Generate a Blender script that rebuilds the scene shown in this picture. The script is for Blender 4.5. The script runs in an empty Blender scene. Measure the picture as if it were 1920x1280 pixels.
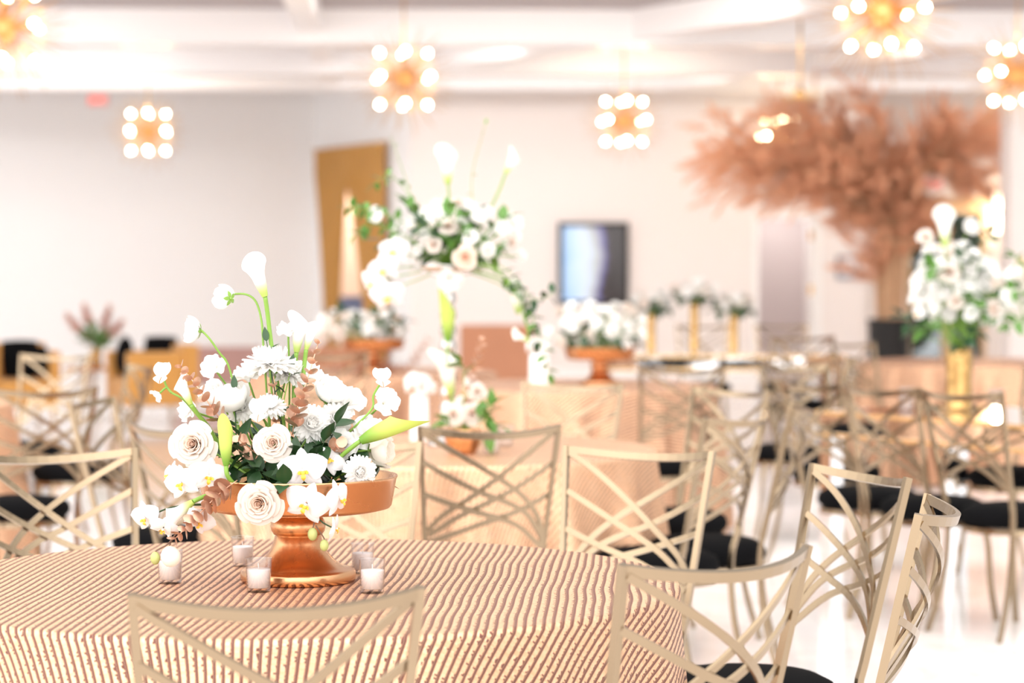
import bpy, math, random
from mathutils import Vector, Matrix, Quaternion
random.seed(7)
SC = bpy.context.scene
COL = SC.collection
PI = math.pi

# ------------------------------------------------------------------ camera
F = 4533.0                    # focal length in pixels of the 1920 px frame (85 mm)
CAMZ = 1.39
TILT = math.atan(140.0 / F)   # horizon lies at y = 500
cd = bpy.data.cameras.new('camera')
cam = bpy.data.objects.new('camera', cd)
COL.objects.link(cam)
cd.sensor_width = 36.0
cd.lens = F * 36.0 / 1920.0
cam.location = (0, 0, CAMZ)
cam.rotation_euler = (PI / 2 - TILT, 0, 0)
cd.clip_end = 200
cd.dof.use_dof = True
cd.dof.focus_distance = 4.70
cd.dof.aperture_fstop = 3.0
SC.camera = cam

# ------------------------------------------------------------------ sky, colour management
SC.view_settings.view_transform = 'Standard'
SC.view_settings.look = 'None'
SC.view_settings.gamma = 1.0
SC.view_settings.exposure = 0.98
W = bpy.data.worlds.new('sky')
SC.world = W
W.use_nodes = True
nt = W.node_tree
nt.nodes.clear()
_o = nt.nodes.new('ShaderNodeOutputWorld')
_b = nt.nodes.new('ShaderNodeBackground')
_tc = nt.nodes.new('ShaderNodeTexCoord')
_dot = nt.nodes.new('ShaderNodeVectorMath'); _dot.operation = 'DOT_PRODUCT'
_dot.inputs[1].default_value = Vector((-0.32, -0.78, 0.55)).normalized()
_mr = nt.nodes.new('ShaderNodeMapRange')
_mr.inputs[1].default_value = -0.2; _mr.inputs[2].default_value = 1.0
_mr.inputs[3].default_value = 0.5; _mr.inputs[4].default_value = 2.1
nt.links.new(_tc.outputs['Generated'], _dot.inputs[0])
nt.links.new(_dot.outputs['Value'], _mr.inputs[0])
nt.links.new(_mr.outputs[0], _b.inputs['Strength'])
_b.inputs['Color'].default_value = (1.0, 0.975, 0.96, 1)
nt.links.new(_b.outputs[0], _o.inputs[0])

# ------------------------------------------------------------------ helpers
def P(px, py, Y):
    """world point on the sight line of a reference pixel at distance Y"""
    dx, dy = px - 960.0, 640.0 - py
    c, s = math.cos(TILT), math.sin(TILT)
    vx, vy, vz = dx, dy * s + F * c, dy * c - F * s
    k = Y / vy
    return Vector((vx * k, Y, CAMZ + vz * k))

def link(o, parent=None):
    COL.objects.link(o)
    if parent is not None:
        o.parent = parent
    return o

def empty(name, loc, label, cat, group=None, rotz=0.0, scale=1.0):
    o = bpy.data.objects.new(name, None)
    o.empty_display_size = 0.05
    o.location = loc
    o.rotation_euler = (0, 0, rotz)
    o.scale = (scale, scale, scale)
    link(o)
    return tag(o, label, cat, group)

def tag(o, label, cat, group=None, kind=None):
    if label: o['label'] = label
    if cat: o['category'] = cat
    if group: o['group'] = group
    if kind: o['kind'] = kind
    return o

class MB:
    """collects vertices and faces for one mesh"""
    def __init__(self):
        self.v = []; self.f = []; self.uv = None
    def add(self, vs, fs, M=None):
        b = len(self.v)
        if M is not None:
            vs = [M @ Vector(p) for p in vs]
        self.v += [tuple(p) for p in vs]
        self.f += [tuple(i + b for i in q) for q in fs]
        return self
    def box(self, lo, hi, M=None):
        x0, y0, z0 = lo; x1, y1, z1 = hi
        vs = [(x0,y0,z0),(x1,y0,z0),(x1,y1,z0),(x0,y1,z0),(x0,y0,z1),(x1,y0,z1),(x1,y1,z1),(x0,y1,z1)]
        fs = [(0,3,2,1),(4,5,6,7),(0,1,5,4),(1,2,6,5),(2,3,7,6),(3,0,4,7)]
        return self.add(vs, fs, M)
    def tube(self, pts, r, n=8, M=None, cap=True):
        pts = [Vector(p) for p in pts]
        m = len(pts)
        rs = r if isinstance(r, (list, tuple)) else [r] * m
        vs, fs = [], []
        up = None
        for i in range(m):
            t = (pts[min(i+1, m-1)] - pts[max(i-1, 0)])
            t = t.normalized() if t.length > 1e-9 else Vector((0,0,1))
            if up is None:
                up = t.orthogonal().normalized()
            else:
                up = (up - t * up.dot(t))
                up = up.normalized() if up.length > 1e-6 else t.orthogonal().normalized()
            w = t.cross(up)
            for k in range(n):
                a = 2 * PI * k / n
                vs.append(pts[i] + (up * math.cos(a) + w * math.sin(a)) * rs[i])
        for i in range(m - 1):
            for k in range(n):
                k2 = (k + 1) % n
                fs.append((i*n+k, i*n+k2, (i+1)*n+k2, (i+1)*n+k))
        if cap:
            fs.append(tuple(range(n))[::-1]); fs.append(tuple((m-1)*n + k for k in range(n)))
        return self.add(vs, fs, M)
    def strip(self, pts, side, w, th, M=None):
        """flat bar: rectangular section, width w along side(i), thickness th"""
        pts = [Vector(p) for p in pts]; m = len(pts)
        vs, fs = [], []
        for i in range(m):
            t = (pts[min(i+1, m-1)] - pts[max(i-1, 0)]).normalized()
            nrm = Vector(side[i] if isinstance(side, list) else side)
            nrm = (nrm - t * nrm.dot(t)).normalized()
            b = t.cross(nrm)
            for (p, q) in ((-1,-1),(1,-1),(1,1),(-1,1)):
                vs.append(pts[i] + b * (p * w / 2) + nrm * (q * th / 2))
        for i in range(m - 1):
            for k in range(4):
                k2 = (k + 1) % 4
                fs.append((i*4+k, i*4+k2, (i+1)*4+k2, (i+1)*4+k))
        fs.append((3,2,1,0)); fs.append(tuple((m-1)*4 + k for k in range(4)))
        return self.add(vs, fs, M)
    def lathe(self, prof, n=40, M=None, cap0=False, cap1=False):
        vs, fs = [], []
        m = len(prof)
        for (r, z) in prof:
            for k in range(n):
                a = 2 * PI * k / n
                vs.append((r * math.cos(a), r * math.sin(a), z))
        for i in range(m - 1):
            for k in range(n):
                k2 = (k + 1) % n
                fs.append((i*n+k, i*n+k2, (i+1)*n+k2, (i+1)*n+k))
        if cap0: fs.append(tuple(range(n))[::-1])
        if cap1: fs.append(tuple((m-1)*n + k for k in range(n)))
        return self.add(vs, fs, M)
    def patch(self, nu, nv, fn, M=None):
        vs = [fn(i / nu, j / nv) for j in range(nv + 1) for i in range(nu + 1)]
        fs = [(j*(nu+1)+i, j*(nu+1)+i+1, (j+1)*(nu+1)+i+1, (j+1)*(nu+1)+i) for j in range(nv) for i in range(nu)]
        return self.add(vs, fs, M)
    def ball(self, c, r, n=10, sz=(1,1,1), M=None):
        c = Vector(c)
        prof = []
        vs, fs = [], []
        m = max(4, n // 2 + 1)
        for j in range(m + 1):
            ph = PI * j / m
            for k in range(n):
                a = 2 * PI * k / n
                vs.append(c + Vector((r*sz[0]*math.sin(ph)*math.cos(a), r*sz[1]*math.sin(ph)*math.sin(a), -r*sz[2]*math.cos(ph))))
        for j in range(m):
            for k in range(n):
                k2 = (k + 1) % n
                fs.append((j*n+k, j*n+k2, (j+1)*n+k2, (j+1)*n+k))
        return self.add(vs, fs, M)
    def mesh(self, name, mat, smooth=True):
        me = bpy.data.meshes.new(name)
        me.from_pydata(self.v, [], self.f)
        me.validate(clean_customdata=False)
        if smooth:
            me.polygons.foreach_set('use_smooth', [True] * len(me.polygons))
        if mat: me.materials.append(mat)
        me.update()
        return me
    def build(self, name, mat, parent=None, smooth=True):
        return link(bpy.data.objects.new(name, self.mesh(name, mat, smooth)), parent)

def child(name, me, parent, M=None):
    o = bpy.data.objects.new(name, me)
    link(o, parent)
    if M is not None:
        o.matrix_local = M
    return o

def smooth_path(pts, n=6):
    pts = [Vector(p) for p in pts]
    if len(pts) < 3:
        return [pts[0].lerp(pts[-1], i / n) for i in range(n + 1)]
    out = []
    e = [pts[0]*2 - pts[1]] + pts + [pts[-1]*2 - pts[-2]]
    for i in range(1, len(e) - 2):
        a, b, c, d = e[i-1], e[i], e[i+1], e[i+2]
        for k in range(n):
            t = k / n
            out.append(0.5 * ((2*b) + (c-a)*t + (2*a-5*b+4*c-d)*t*t + (3*b-a-3*c+d)*t*t*t))
    out.append(pts[-1])
    return out

def aim(d, roll=0.0):
    """rotation whose +Z points along d, local +Y as close to world up as possible"""
    z = Vector(d).normalized()
    up = Vector((0, 0, 1)) if abs(z.z) < 0.97 else Vector((0, 1, 0))
    x = up.cross(z).normalized()
    y = z.cross(x)
    R = Matrix((x, y, z)).transposed().to_4x4()
    return R @ Matrix.Rotation(roll, 4, 'Z')

def FV(a, b, c):
    """direction given as (to the right, up, towards the viewer)"""
    return Vector((a, -c, b))

# ------------------------------------------------------------------ materials
def mat(name, col, rough=0.5, metal=0.0, spec=0.5, emit=None, estr=0.0, trans=0.0, ior=1.45, coat=0.0, sheen=0.0):
    m = bpy.data.materials.new(name)
    m.use_nodes = True
    b = m.node_tree.nodes['Principled BSDF']
    b.inputs['Base Color'].default_value = (*col, 1)
    b.inputs['Roughness'].default_value = rough
    b.inputs['Metallic'].default_value = metal
    b.inputs['Specular IOR Level'].default_value = spec
    b.inputs['Transmission Weight'].default_value = trans
    b.inputs['IOR'].default_value = ior
    b.inputs['Coat Weight'].default_value = coat
    b.inputs['Sheen Weight'].default_value = sheen
    if emit:
        b.inputs['Emission Color'].default_value = (*emit, 1)
        b.inputs['Emission Strength'].default_value = estr
    return m

def noisy(m, amount=0.08, scale=8.0, bump=0.0, bscale=60.0, rvar=0.0):
    """soft uneven colour and a fine surface bump, in object space"""
    nt = m.node_tree; b = nt.nodes['Principled BSDF']
    tc = nt.nodes.new('ShaderNodeTexCoord')
    if amount:
        n = nt.nodes.new('ShaderNodeTexNoise'); n.inputs['Scale'].default_value = scale; n.inputs['Detail'].default_value = 4
        nt.links.new(tc.outputs['Object'], n.inputs['Vector'])
        mx = nt.nodes.new('ShaderNodeMix'); mx.data_type = 'RGBA'
        c = b.inputs['Base Color'].default_value
        mx.inputs[6].default_value = (c[0]*(1-amount), c[1]*(1-amount), c[2]*(1-amount), 1)
        mx.inputs[7].default_value = (min(1, c[0]*(1+amount)), min(1, c[1]*(1+amount)), min(1, c[2]*(1+amount)), 1)
        nt.links.new(n.outputs['Fac'], mx.inputs[0])
        nt.links.new(mx.outputs[2], b.inputs['Base Color'])
        if rvar:
            mr = nt.nodes.new('ShaderNodeMapRange')
            r = b.inputs['Roughness'].default_value
            mr.inputs[3].default_value = max(0.03, r - rvar); mr.inputs[4].default_value = r + rvar
            nt.links.new(n.outputs['Fac'], mr.inputs[0]); nt.links.new(mr.outputs[0], b.inputs['Roughness'])
    if bump:
        n2 = nt.nodes.new('ShaderNodeTexNoise'); n2.inputs['Scale'].default_value = bscale; n2.inputs['Detail'].default_value = 3
        nt.links.new(tc.outputs['Object'], n2.inputs['Vector'])
        bp = nt.nodes.new('ShaderNodeBump'); bp.inputs['Strength'].default_value = bump; bp.inputs['Distance'].default_value = 0.01
        nt.links.new(n2.outputs['Fac'], bp.inputs['Height']); nt.links.new(bp.outputs[0], b.inputs['Normal'])
    return m

def petal_mat(name, col, inner=None, axis='RADIAL', r0=0.0, r1=1.0, translucent=0.4, rough=0.5):
    """thin petal: principled mixed with translucency; optional tint running from the heart (or base) outward"""
    m = bpy.data.materials.new(name); m.use_nodes = True
    nt = m.node_tree; b = nt.nodes['Principled BSDF']; out = nt.nodes['Material Output']
    b.inputs['Roughness'].default_value = rough
    b.inputs['Specular IOR Level'].default_value = 0.25
    tr = nt.nodes.new('ShaderNodeBsdfTranslucent')
    ms = nt.nodes.new('ShaderNodeMixShader'); ms.inputs[0].default_value = translucent
    if inner is not None:
        tc = nt.nodes.new('ShaderNodeTexCoord'); sx = nt.nodes.new('ShaderNodeSeparateXYZ')
        nt.links.new(tc.outputs['Object'], sx.inputs[0])
        if axis == 'RADIAL':
            cx = nt.nodes.new('ShaderNodeCombineXYZ')
            nt.links.new(sx.outputs[0], cx.inputs[0]); nt.links.new(sx.outputs[1], cx.inputs[1])
            ln = nt.nodes.new('ShaderNodeVectorMath'); ln.operation = 'LENGTH'
            nt.links.new(cx.outputs[0], ln.inputs[0]); src = ln.outputs['Value']
        else:
            src = sx.outputs[2]
        mr = nt.nodes.new('ShaderNodeMapRange'); mr.interpolation_type = 'SMOOTHSTEP'
        mr.inputs[1].default_value = r0; mr.inputs[2].default_value = r1
        nt.links.new(src, mr.inputs[0])
        mx = nt.nodes.new('ShaderNodeMix'); mx.data_type = 'RGBA'
        mx.inputs[6].default_value = (*inner, 1); mx.inputs[7].default_value = (*col, 1)
        nt.links.new(mr.outputs[0], mx.inputs[0])
        nt.links.new(mx.outputs[2], b.inputs['Base Color']); nt.links.new(mx.outputs[2], tr.inputs['Color'])
    else:
        b.inputs['Base Color'].default_value = (*col, 1); tr.inputs['Color'].default_value = (*col, 1)
    nt.links.new(b.outputs[0], ms.inputs[1]); nt.links.new(tr.outputs[0], ms.inputs[2])
    nt.links.new(ms.outputs[0], out.inputs[0])
    return m

M = {}
M['wall'] = noisy(mat('wall_paint', (0.86, 0.79, 0.755), 0.7), 0.012, 1.5)
M['wall_cool'] = noisy(mat('wall_paint_cool', (0.90, 0.888, 0.885), 0.7), 0.012, 1.5)
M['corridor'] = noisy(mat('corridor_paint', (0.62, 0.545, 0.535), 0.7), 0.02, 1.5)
M['peach_lit_wall'] = noisy(mat('peach_lit_paint', (0.88, 0.70, 0.57), 0.7), 0.02, 1.5)  # peach light of the room beyond, put into the wall colour
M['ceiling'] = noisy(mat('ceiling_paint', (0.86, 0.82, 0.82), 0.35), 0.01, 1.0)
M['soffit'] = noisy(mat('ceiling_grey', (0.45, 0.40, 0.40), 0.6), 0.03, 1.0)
M['beam'] = noisy(mat('gloss_white_beam', (0.93, 0.90, 0.895), 0.3), 0.01, 1.0)
M['trim'] = mat('white_trim', (0.92, 0.90, 0.88), 0.35)
M['gold'] = noisy(mat('champagne_metal', (0.325, 0.245, 0.160), 0.27, 1.0), 0.05, 12.0)
M['copper'] = noisy(mat('copper_gilt', (0.66, 0.36, 0.185), 0.27, 1.0), 0.10, 14.0, 0.03, 90.0, 0.08)
M['dark_brass'] = mat('dark_brass', (0.70, 0.42, 0.18), 0.35, 1.0)
M['brass'] = mat('brass', (0.90, 0.60, 0.28), 0.25, 1.0)
M['hammered'] = noisy(mat('hammered_gold', (0.50, 0.31, 0.12), 0.12, 1.0), 0.04, 20.0, 1.0, 28.0)
M['silver'] = mat('mirror_silver', (0.55, 0.53, 0.51), 0.08, 1.0)
M['mirror'] = mat('mirror_panel', (0.93, 0.93, 0.94), 0.03, 1.0)
M['velvet_black'] = noisy(mat('black_velvet', (0.0035, 0.0035, 0.004), 0.9, spec=0.08), 0.1, 30.0)
M['ochre'] = noisy(mat('ochre_velvet', (0.62, 0.30, 0.07), 0.75, sheen=0.3), 0.08, 6.0)
M['rust'] = noisy(mat('rust_velvet', (0.55, 0.25, 0.14), 0.75, sheen=0.3), 0.08, 6.0)
M['mauve'] = noisy(mat('mauve_velvet', (0.42, 0.24, 0.21), 0.75, sheen=0.3), 0.08, 6.0)
M['curtain'] = noisy(mat('ochre_curtain', (0.52, 0.26, 0.05), 0.55, sheen=0.4), 0.12, 3.0)
def thin_glass(name, tint, k):
    m = bpy.data.materials.new(name); m.use_nodes = True
    nt = m.node_tree; nt.nodes.remove(nt.nodes['Principled BSDF']); out = nt.nodes['Material Output']
    t = nt.nodes.new('ShaderNodeBsdfTransparent'); t.inputs[0].default_value = (*tint, 1)
    g = nt.nodes.new('ShaderNodeBsdfGlossy'); g.inputs['Roughness'].default_value = 0.03
    f0 = nt.nodes.new('ShaderNodeLayerWeight'); f0.inputs[0].default_value = .35
    f = nt.nodes.new('ShaderNodeMapRange'); f.inputs[3].default_value = .05; f.inputs[4].default_value = k
    pw = nt.nodes.new('ShaderNodeMath'); pw.operation = 'POWER'; pw.inputs[1].default_value = 1.8
    nt.links.new(f0.outputs['Facing'], pw.inputs[0]); nt.links.new(pw.outputs[0], f.inputs[0])
    x = nt.nodes.new('ShaderNodeMixShader')
    nt.links.new(f.outputs[0], x.inputs[0]); nt.links.new(t.outputs[0], x.inputs[1]); nt.links.new(g.outputs[0], x.inputs[2]); nt.links.new(x.outputs[0], out.inputs[0])
    return m
M['glass'] = thin_glass('clear_glass', (.965, .965, .97), .8)
M['dark_glass'] = thin_glass('door_glass', (.72, .76, .78), .5)
M['wax'] = noisy(mat('white_wax', (0.93, 0.90, 0.89), 0.45), 0.01, 20.0)
M['wick'] = mat('wick', (0.75, 0.72, 0.68), 0.8)
M['black'] = mat('matte_black', (0.015, 0.014, 0.014), 0.5)
M['white_gloss'] = mat('white_ceramic', (0.93, 0.92, 0.91), 0.15)
M['print'] = mat('print_paper', (0.86, 0.85, 0.87), 0.6)
M['blue'] = mat('slate_blue', (0.14, 0.19, 0.34), 0.6)
M['tan_wood'] = noisy(mat('tan_wood', (0.66, 0.45, 0.26), 0.5), 0.12, 5.0)
M['green'] = noisy(mat('leaf_dark_green', (0.020, 0.060, 0.018), 0.38), 0.35, 18.0)
M['green_mid'] = noisy(mat('leaf_mid_green', (0.09, 0.21, 0.035), 0.42), 0.3, 18.0)
M['stem'] = noisy(mat('fresh_stem', (0.20, 0.36, 0.055), 0.4), 0.2, 25.0)
M['stem_dark'] = noisy(mat('dark_stem', (0.035, 0.075, 0.03), 0.45), 0.2, 25.0)
M['twig'] = mat('brown_twig', (0.16, 0.09, 0.06), 0.6)
M['bud'] = noisy(mat('green_bud', (0.42, 0.46, 0.17), 0.5), 0.2, 60.0)
M['euc'] = noisy(mat('copper_leaf', (0.60, 0.36, 0.25), 0.33, 0.65), 0.16, 40.0)
M['plume'] = noisy(mat('copper_plume', (0.90, 0.475, 0.29), 0.75), 0.22, 2.0)
M['plume_pale'] = noisy(mat('pale_plume', (0.78, 0.45, 0.35), 0.8), 0.15, 6.0)
M['trunk'] = noisy(mat('tan_stems', (0.66, 0.41, 0.24), 0.6), 0.2, 12.0)
M['rose'] = petal_mat('cream_rose_petal', (0.84, 0.77, 0.705), (0.86, 0.69, 0.58), r0=0.02, r1=0.55, translucent=.4)
M['white_petal'] = petal_mat('white_petal', (0.95, 0.94, 0.92))
M['cream_petal'] = petal_mat('cream_petal', (0.94, 0.90, 0.83))
M['orchid'] = petal_mat('orchid_petal', (0.87, 0.85, 0.855), (0.90, 0.82, 0.80), r0=0.05, r1=0.35, translucent=0.35)
M['mum'] = petal_mat('mum_petal', (0.96, 0.95, 0.93), translucent=0.45)
M['lip'] = noisy(mat('orchid_lip', (0.85, 0.50, 0.06), 0.5), 0.25, 4.0)
M['spadix'] = mat('spadix_yellow', (0.86, 0.62, 0.12), 0.6)
M['calla'] = petal_mat('calla_white', (0.95, 0.94, 0.89), (0.46, 0.58, 0.14), axis='Z', r0=0.05, r1=0.55, translucent=0.2, rough=0.4)
M['calla_green'] = petal_mat('calla_green', (0.52, 0.64, 0.14), (0.16, 0.33, 0.04), axis='Z', r0=0.0, r1=0.55, translucent=0.2, rough=0.4)
M['petal_peach'] = petal_mat('peach_rose_petal', (0.92, 0.80, 0.70), (0.90, 0.66, 0.52), r0=0.02, r1=0.9)
M['bulb'] = mat('lit_bulb', (1, 0.9, 0.75), 0.4, emit=(1.0, 0.80, 0.50), estr=45.0)
M['bulb_off'] = mat('frosted_bulb', (0.95, 0.85, 0.7), 0.4)
M['sconce_glass'] = mat('lit_sconce_glass', (1, 0.92, 0.8), 0.4, emit=(1.0, 0.84, 0.60), estr=5.0)
M['exit_red'] = mat('exit_letters', (0.9, 0.1, 0.08), 0.4, emit=(1.0, 0.10, 0.07), estr=0.7)
M['exit_white'] = mat('exit_housing', (0.90, 0.55, 0.52), 0.5)
M['red'] = mat('red_plastic', (0.75, 0.03, 0.04), 0.4)

def marble():
    m = mat('marble_tile', (0.9, 0.86, 0.85), 0.10, coat=0.2)
    nt = m.node_tree; b = nt.nodes['Principled BSDF']
    tc = nt.nodes.new('ShaderNodeTexCoord')
    n = nt.nodes.new('ShaderNodeTexNoise'); n.inputs['Scale'].default_value = 0.9; n.inputs['Detail'].default_value = 8; n.inputs['Distortion'].default_value = 2.2
    nt.links.new(tc.outputs['Object'], n.inputs['Vector'])
    r = nt.nodes.new('ShaderNodeValToRGB'); e = r.color_ramp.elements
    e[0].position = 0.40; e[0].color = (0.89, 0.86, 0.85, 1)
    e[1].position = 0.62; e[1].color = (0.88, 0.85, 0.84, 1)
    k = r.color_ramp.elements.new(0.50); k.color = (0.81, 0.745, 0.72, 1)
    k = r.color_ramp.elements.new(0.47); k.color = (0.89, 0.86, 0.85, 1)
    k = r.color_ramp.elements.new(0.53); k.color = (0.89, 0.86, 0.85, 1)
    nt.links.new(n.outputs['Fac'], r.inputs[0])
    br = nt.nodes.new('ShaderNodeTexBrick'); br.inputs['Scale'].default_value = 1.0
    br.offset = 0.5; br.inputs['Brick Width'].default_value = 1.2; br.inputs['Row Height'].default_value = 0.6
    br.inputs['Mortar Size'].default_value = 0.003
    br.inputs['Mortar'].default_value = (0.72, 0.66, 0.64, 1)
    nt.links.new(tc.outputs['Object'], br.inputs['Vector'])
    nt.links.new(r.outputs[0], br.inputs['Color1']); nt.links.new(r.outputs[0], br.inputs['Color2'])
    nt.links.new(br.outputs['Color'], b.inputs['Base Color'])
    return m
M['marble'] = marble()

def sequin_cloth(g0=0.57):
    """rose-gold sequin rows with mauve-brown gaps; runs on the cloth's own flat (UV) coordinates in metres"""
    m = mat('sequin_cloth', (0.9, 0.65, 0.45), 0.40, 0.55, spec=.08)
    nt = m.node_tree; b = nt.nodes['Principled BSDF']
    N = lambda t: nt.nodes.new(t)
    L = nt.links.new
    def math_(op, a, c=None):
        k = N('ShaderNodeMath'); k.operation = op
        for i, x in ((0, a), (1, c)):
            if x is None: continue
            if isinstance(x, (int, float)): k.inputs[i].default_value = x
            else: L(x, k.inputs[i])
        return k.outputs[0]
    uv = N('ShaderNodeUVMap'); uv.uv_map = 'flat'
    sp = N('ShaderNodeSeparateXYZ'); L(uv.outputs[0], sp.inputs[0])
    u, v = sp.outputs[0], sp.outputs[1]
    lo = N('ShaderNodeTexNoise'); lo.inputs['Scale'].default_value = 2.6; lo.inputs['Detail'].default_value = 1; L(uv.outputs[0], lo.inputs['Vector'])
    wob = math_('MULTIPLY', math_('SUBTRACT', lo.outputs['Fac'], 0.5), 0.022)
    # jagged edges: fine cells along each row
    cv = N('ShaderNodeCombineXYZ'); L(math_('MULTIPLY', u, 40.0), cv.inputs[0]); L(math_('MULTIPLY', v, 330.0), cv.inputs[1])
    wn = N('ShaderNodeTexWhiteNoise'); wn.noise_dimensions = '2D'
    fl = N('ShaderNodeVectorMath'); fl.operation = 'FLOOR'; L(cv.outputs[0], fl.inputs[0]); L(fl.outputs[0], wn.inputs['Vector'])
    jag = math_('MULTIPLY', math_('POWER', wn.outputs['Value'], 5.0), 0.0062)
    uu = math_('ADD', u, wob)
    row = math_('DIVIDE', uu, 0.0166)
    fr = math_('FRACT', row)
    w = math_('ADD', fr, math_('DIVIDE', jag, 0.0166))
    gap = N('ShaderNodeMapRange'); gap.inputs[1].default_value = g0; gap.inputs[2].default_value = g0 + .05
    L(w, gap.inputs[0])
    g2 = N('ShaderNodeMapRange'); g2.inputs[1].default_value = 0.97; g2.inputs[2].default_value = 1.0
    g2.inputs[3].default_value = 1.0; g2.inputs[4].default_value = 0.0; L(fr, g2.inputs[0])
    gapf = math_('MULTIPLY', gap.outputs[0], g2.outputs[0])
    # a hair-thin pale thread inside the gap
    th = math_('MULTIPLY', math_('GREATER_THAN', fr, 0.68), math_('LESS_THAN', fr, 0.71))
    gapf = math_('MULTIPLY', gapf, math_('SUBTRACT', 1.0, math_('MULTIPLY', th, 0.55)))
    # seams across the rows
    seam = math_('LESS_THAN', math_('FRACT', math_('ADD', math_('DIVIDE', v, 0.045), math_('MULTIPLY', math_('FLOOR', row), 0.37))), 0.035)
    hue = N('ShaderNodeMix'); hue.data_type = 'RGBA'
    hue.inputs[6].default_value = (0.76, 0.44, 0.26, 1); hue.inputs[7].default_value = (0.88, 0.58, 0.375, 1)
    L(wn.outputs['Value'], hue.inputs[0])
    gc = N('ShaderNodeMix'); gc.data_type = 'RGBA'
    gc.inputs[6].default_value = (0.15, 0.065, 0.05, 1); gc.inputs[7].default_value = (0.19, 0.088, 0.07, 1)
    L(lo.outputs['Fac'], gc.inputs[0])
    mx = N('ShaderNodeMix'); mx.data_type = 'RGBA'
    L(gapf, mx.inputs[0]); L(hue.outputs[2], mx.inputs[6]); L(gc.outputs[2], mx.inputs[7])
    L(mx.outputs[2], b.inputs['Base Color'])
    L(math_('MULTIPLY', math_('SUBTRACT', 1.0, gapf), 0.60), b.inputs['Metallic'])
    hgt = math_('ADD', math_('MULTIPLY', math_('SUBTRACT', 1.0, gapf), 0.6), math_('MULTIPLY', wn.outputs['Value'], 0.30))
    hgt = math_('SUBTRACT', hgt, math_('MULTIPLY', seam, 0.4))
    bp = N('ShaderNodeBump'); bp.inputs['Strength'].default_value = 0.55; bp.inputs['Distance'].default_value = 0.0035
    L(hgt, bp.inputs['Height']); L(bp.outputs[0], b.inputs['Normal'])
    return m
M['cloth'] = sequin_cloth()
M['cloth_peach'] = sequin_cloth(0.80)

def screen_mat():
    m = mat('screen_picture', (0.01, 0.01, 0.01), 0.1)
    nt = m.node_tree; b = nt.nodes['Principled BSDF']; N = nt.nodes.new; L = nt.links.new
    tc = N('ShaderNodeTexCoord'); sp = N('ShaderNodeSeparateXYZ'); L(tc.outputs['Generated'], sp.inputs[0])
    n = N('ShaderNodeTexNoise'); n.inputs['Scale'].default_value = 2.6; n.inputs['Detail'].default_value = 2; L(tc.outputs['Generated'], n.inputs['Vector'])
    ad = N('ShaderNodeMath'); ad.operation = 'MULTIPLY_ADD'; ad.inputs[1].default_value = 0.35; L(n.outputs['Fac'], ad.inputs[0]); L(sp.outputs[0], ad.inputs[2])
    r = N('ShaderNodeValToRGB'); e = r.color_ramp.elements
    e[0].position = 0.12; e[0].color = (0.30, 0.50, 0.80, 1)
    e[1].position = 0.96; e[1].color = (0.03, 0.02, 0.02, 1)
    for p, c in ((0.35, (0.55, 0.70, 0.92, 1)), (0.55, (0.70, 0.76, 0.92, 1)), (0.72, (0.50, 0.48, 0.42, 1)), (0.80, (0.22, 0.20, 0.50, 1)), (0.88, (0.06, 0.04, 0.05, 1))):
        k = r.color_ramp.elements.new(p); k.color = c
    L(ad.outputs[0], r.inputs[0])
    L(r.outputs[0], b.inputs['Emission Color']); b.inputs['Emission Strength'].default_value = 0.62
    return m
M['screen'] = screen_mat()

# ------------------------------------------------------------------ the setting
def struct(name, mb, m, smooth=False, label=None):
    o = mb.build(name, m, None, smooth)
    o['kind'] = 'structure'
    if label: o['label'] = label
    return o

YB = 30.3                                          # the wall with the screen
struct('floor', MB().box((-14, -4, -0.1), (14, 42, 0)), M['marble'], label='glossy white marble tile floor with faint veins')
# left wall: runs across the back on the left, slightly receding to the right
def vwall(p, q, z0, z1, th=0.15):
    """vertical slab from p to q (xy), thickness away from the viewer"""
    p, q = Vector(p), Vector(q)
    d = (q - p).normalized(); nrm = Vector((-d.y, d.x)) * th
    a, b2, c, e = p, q, q + nrm, p + nrm
    mb = MB()
    vs = [(a.x,a.y,z0),(b2.x,b2.y,z0),(c.x,c.y,z0),(e.x,e.y,z0),(a.x,a.y,z1),(b2.x,b2.y,z1),(c.x,c.y,z1),(e.x,e.y,z1)]
    mb.add(vs, [(0,3,2,1),(4,5,6,7),(0,1,5,4),(1,2,6,5),(2,3,7,6),(3,0,4,7)])
    return mb
def join(*mbs):
    r = MB()
    for k in mbs: r.add(k.v, k.f)
    return r
A0, A1 = (-12.0, 30.2), (-2.71, 33.2)
struct('wall_left', vwall(A0, A1, 0, 4.0), M['wall_cool'], label='plain white wall across the far left of the room')
# return wall with the curtained opening
C0, C1 = Vector((-2.71, 33.2)), Vector((-1.27, 30.3))
cdir = (C1 - C0).normalized()
cl = (C1 - C0).length
def uw(px):
    """distance along the return wall that shows at pixel column px"""
    t = (px - 960) / F
    return (t * C0.y - C0.x) / (cdir.x - t * cdir.y)
ca, cb = C0 + cdir * uw(604), C0 + cdir * uw(712)
struct('wall_side', join(vwall(C0, ca, 0, 4.0), vwall(cb, C1, 0, 4.0), vwall(ca, cb, 2.85, 4.0)), M['wall_cool'], label='short white return wall with the curtained opening')
# back wall with doorway
dx0, dx1, dz = (1422 - 960) / F * YB, (1530 - 960) / F * YB, 1.985
xr = 4.42
struct('wall_back', join(MB().box((-1.27, YB, 0), (dx0, YB + .15, 4.0)), MB().box((dx1, YB, 0), (xr, YB + .15, 4.0)), MB().box((dx0, YB, dz), (dx1, YB + .15, 4.0)),
       MB().box((xr - .15, YB + .15, 0), (xr, 32.0, 4.0))), M['wall'], label='warm white back wall with the screen and a doorway')
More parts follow.
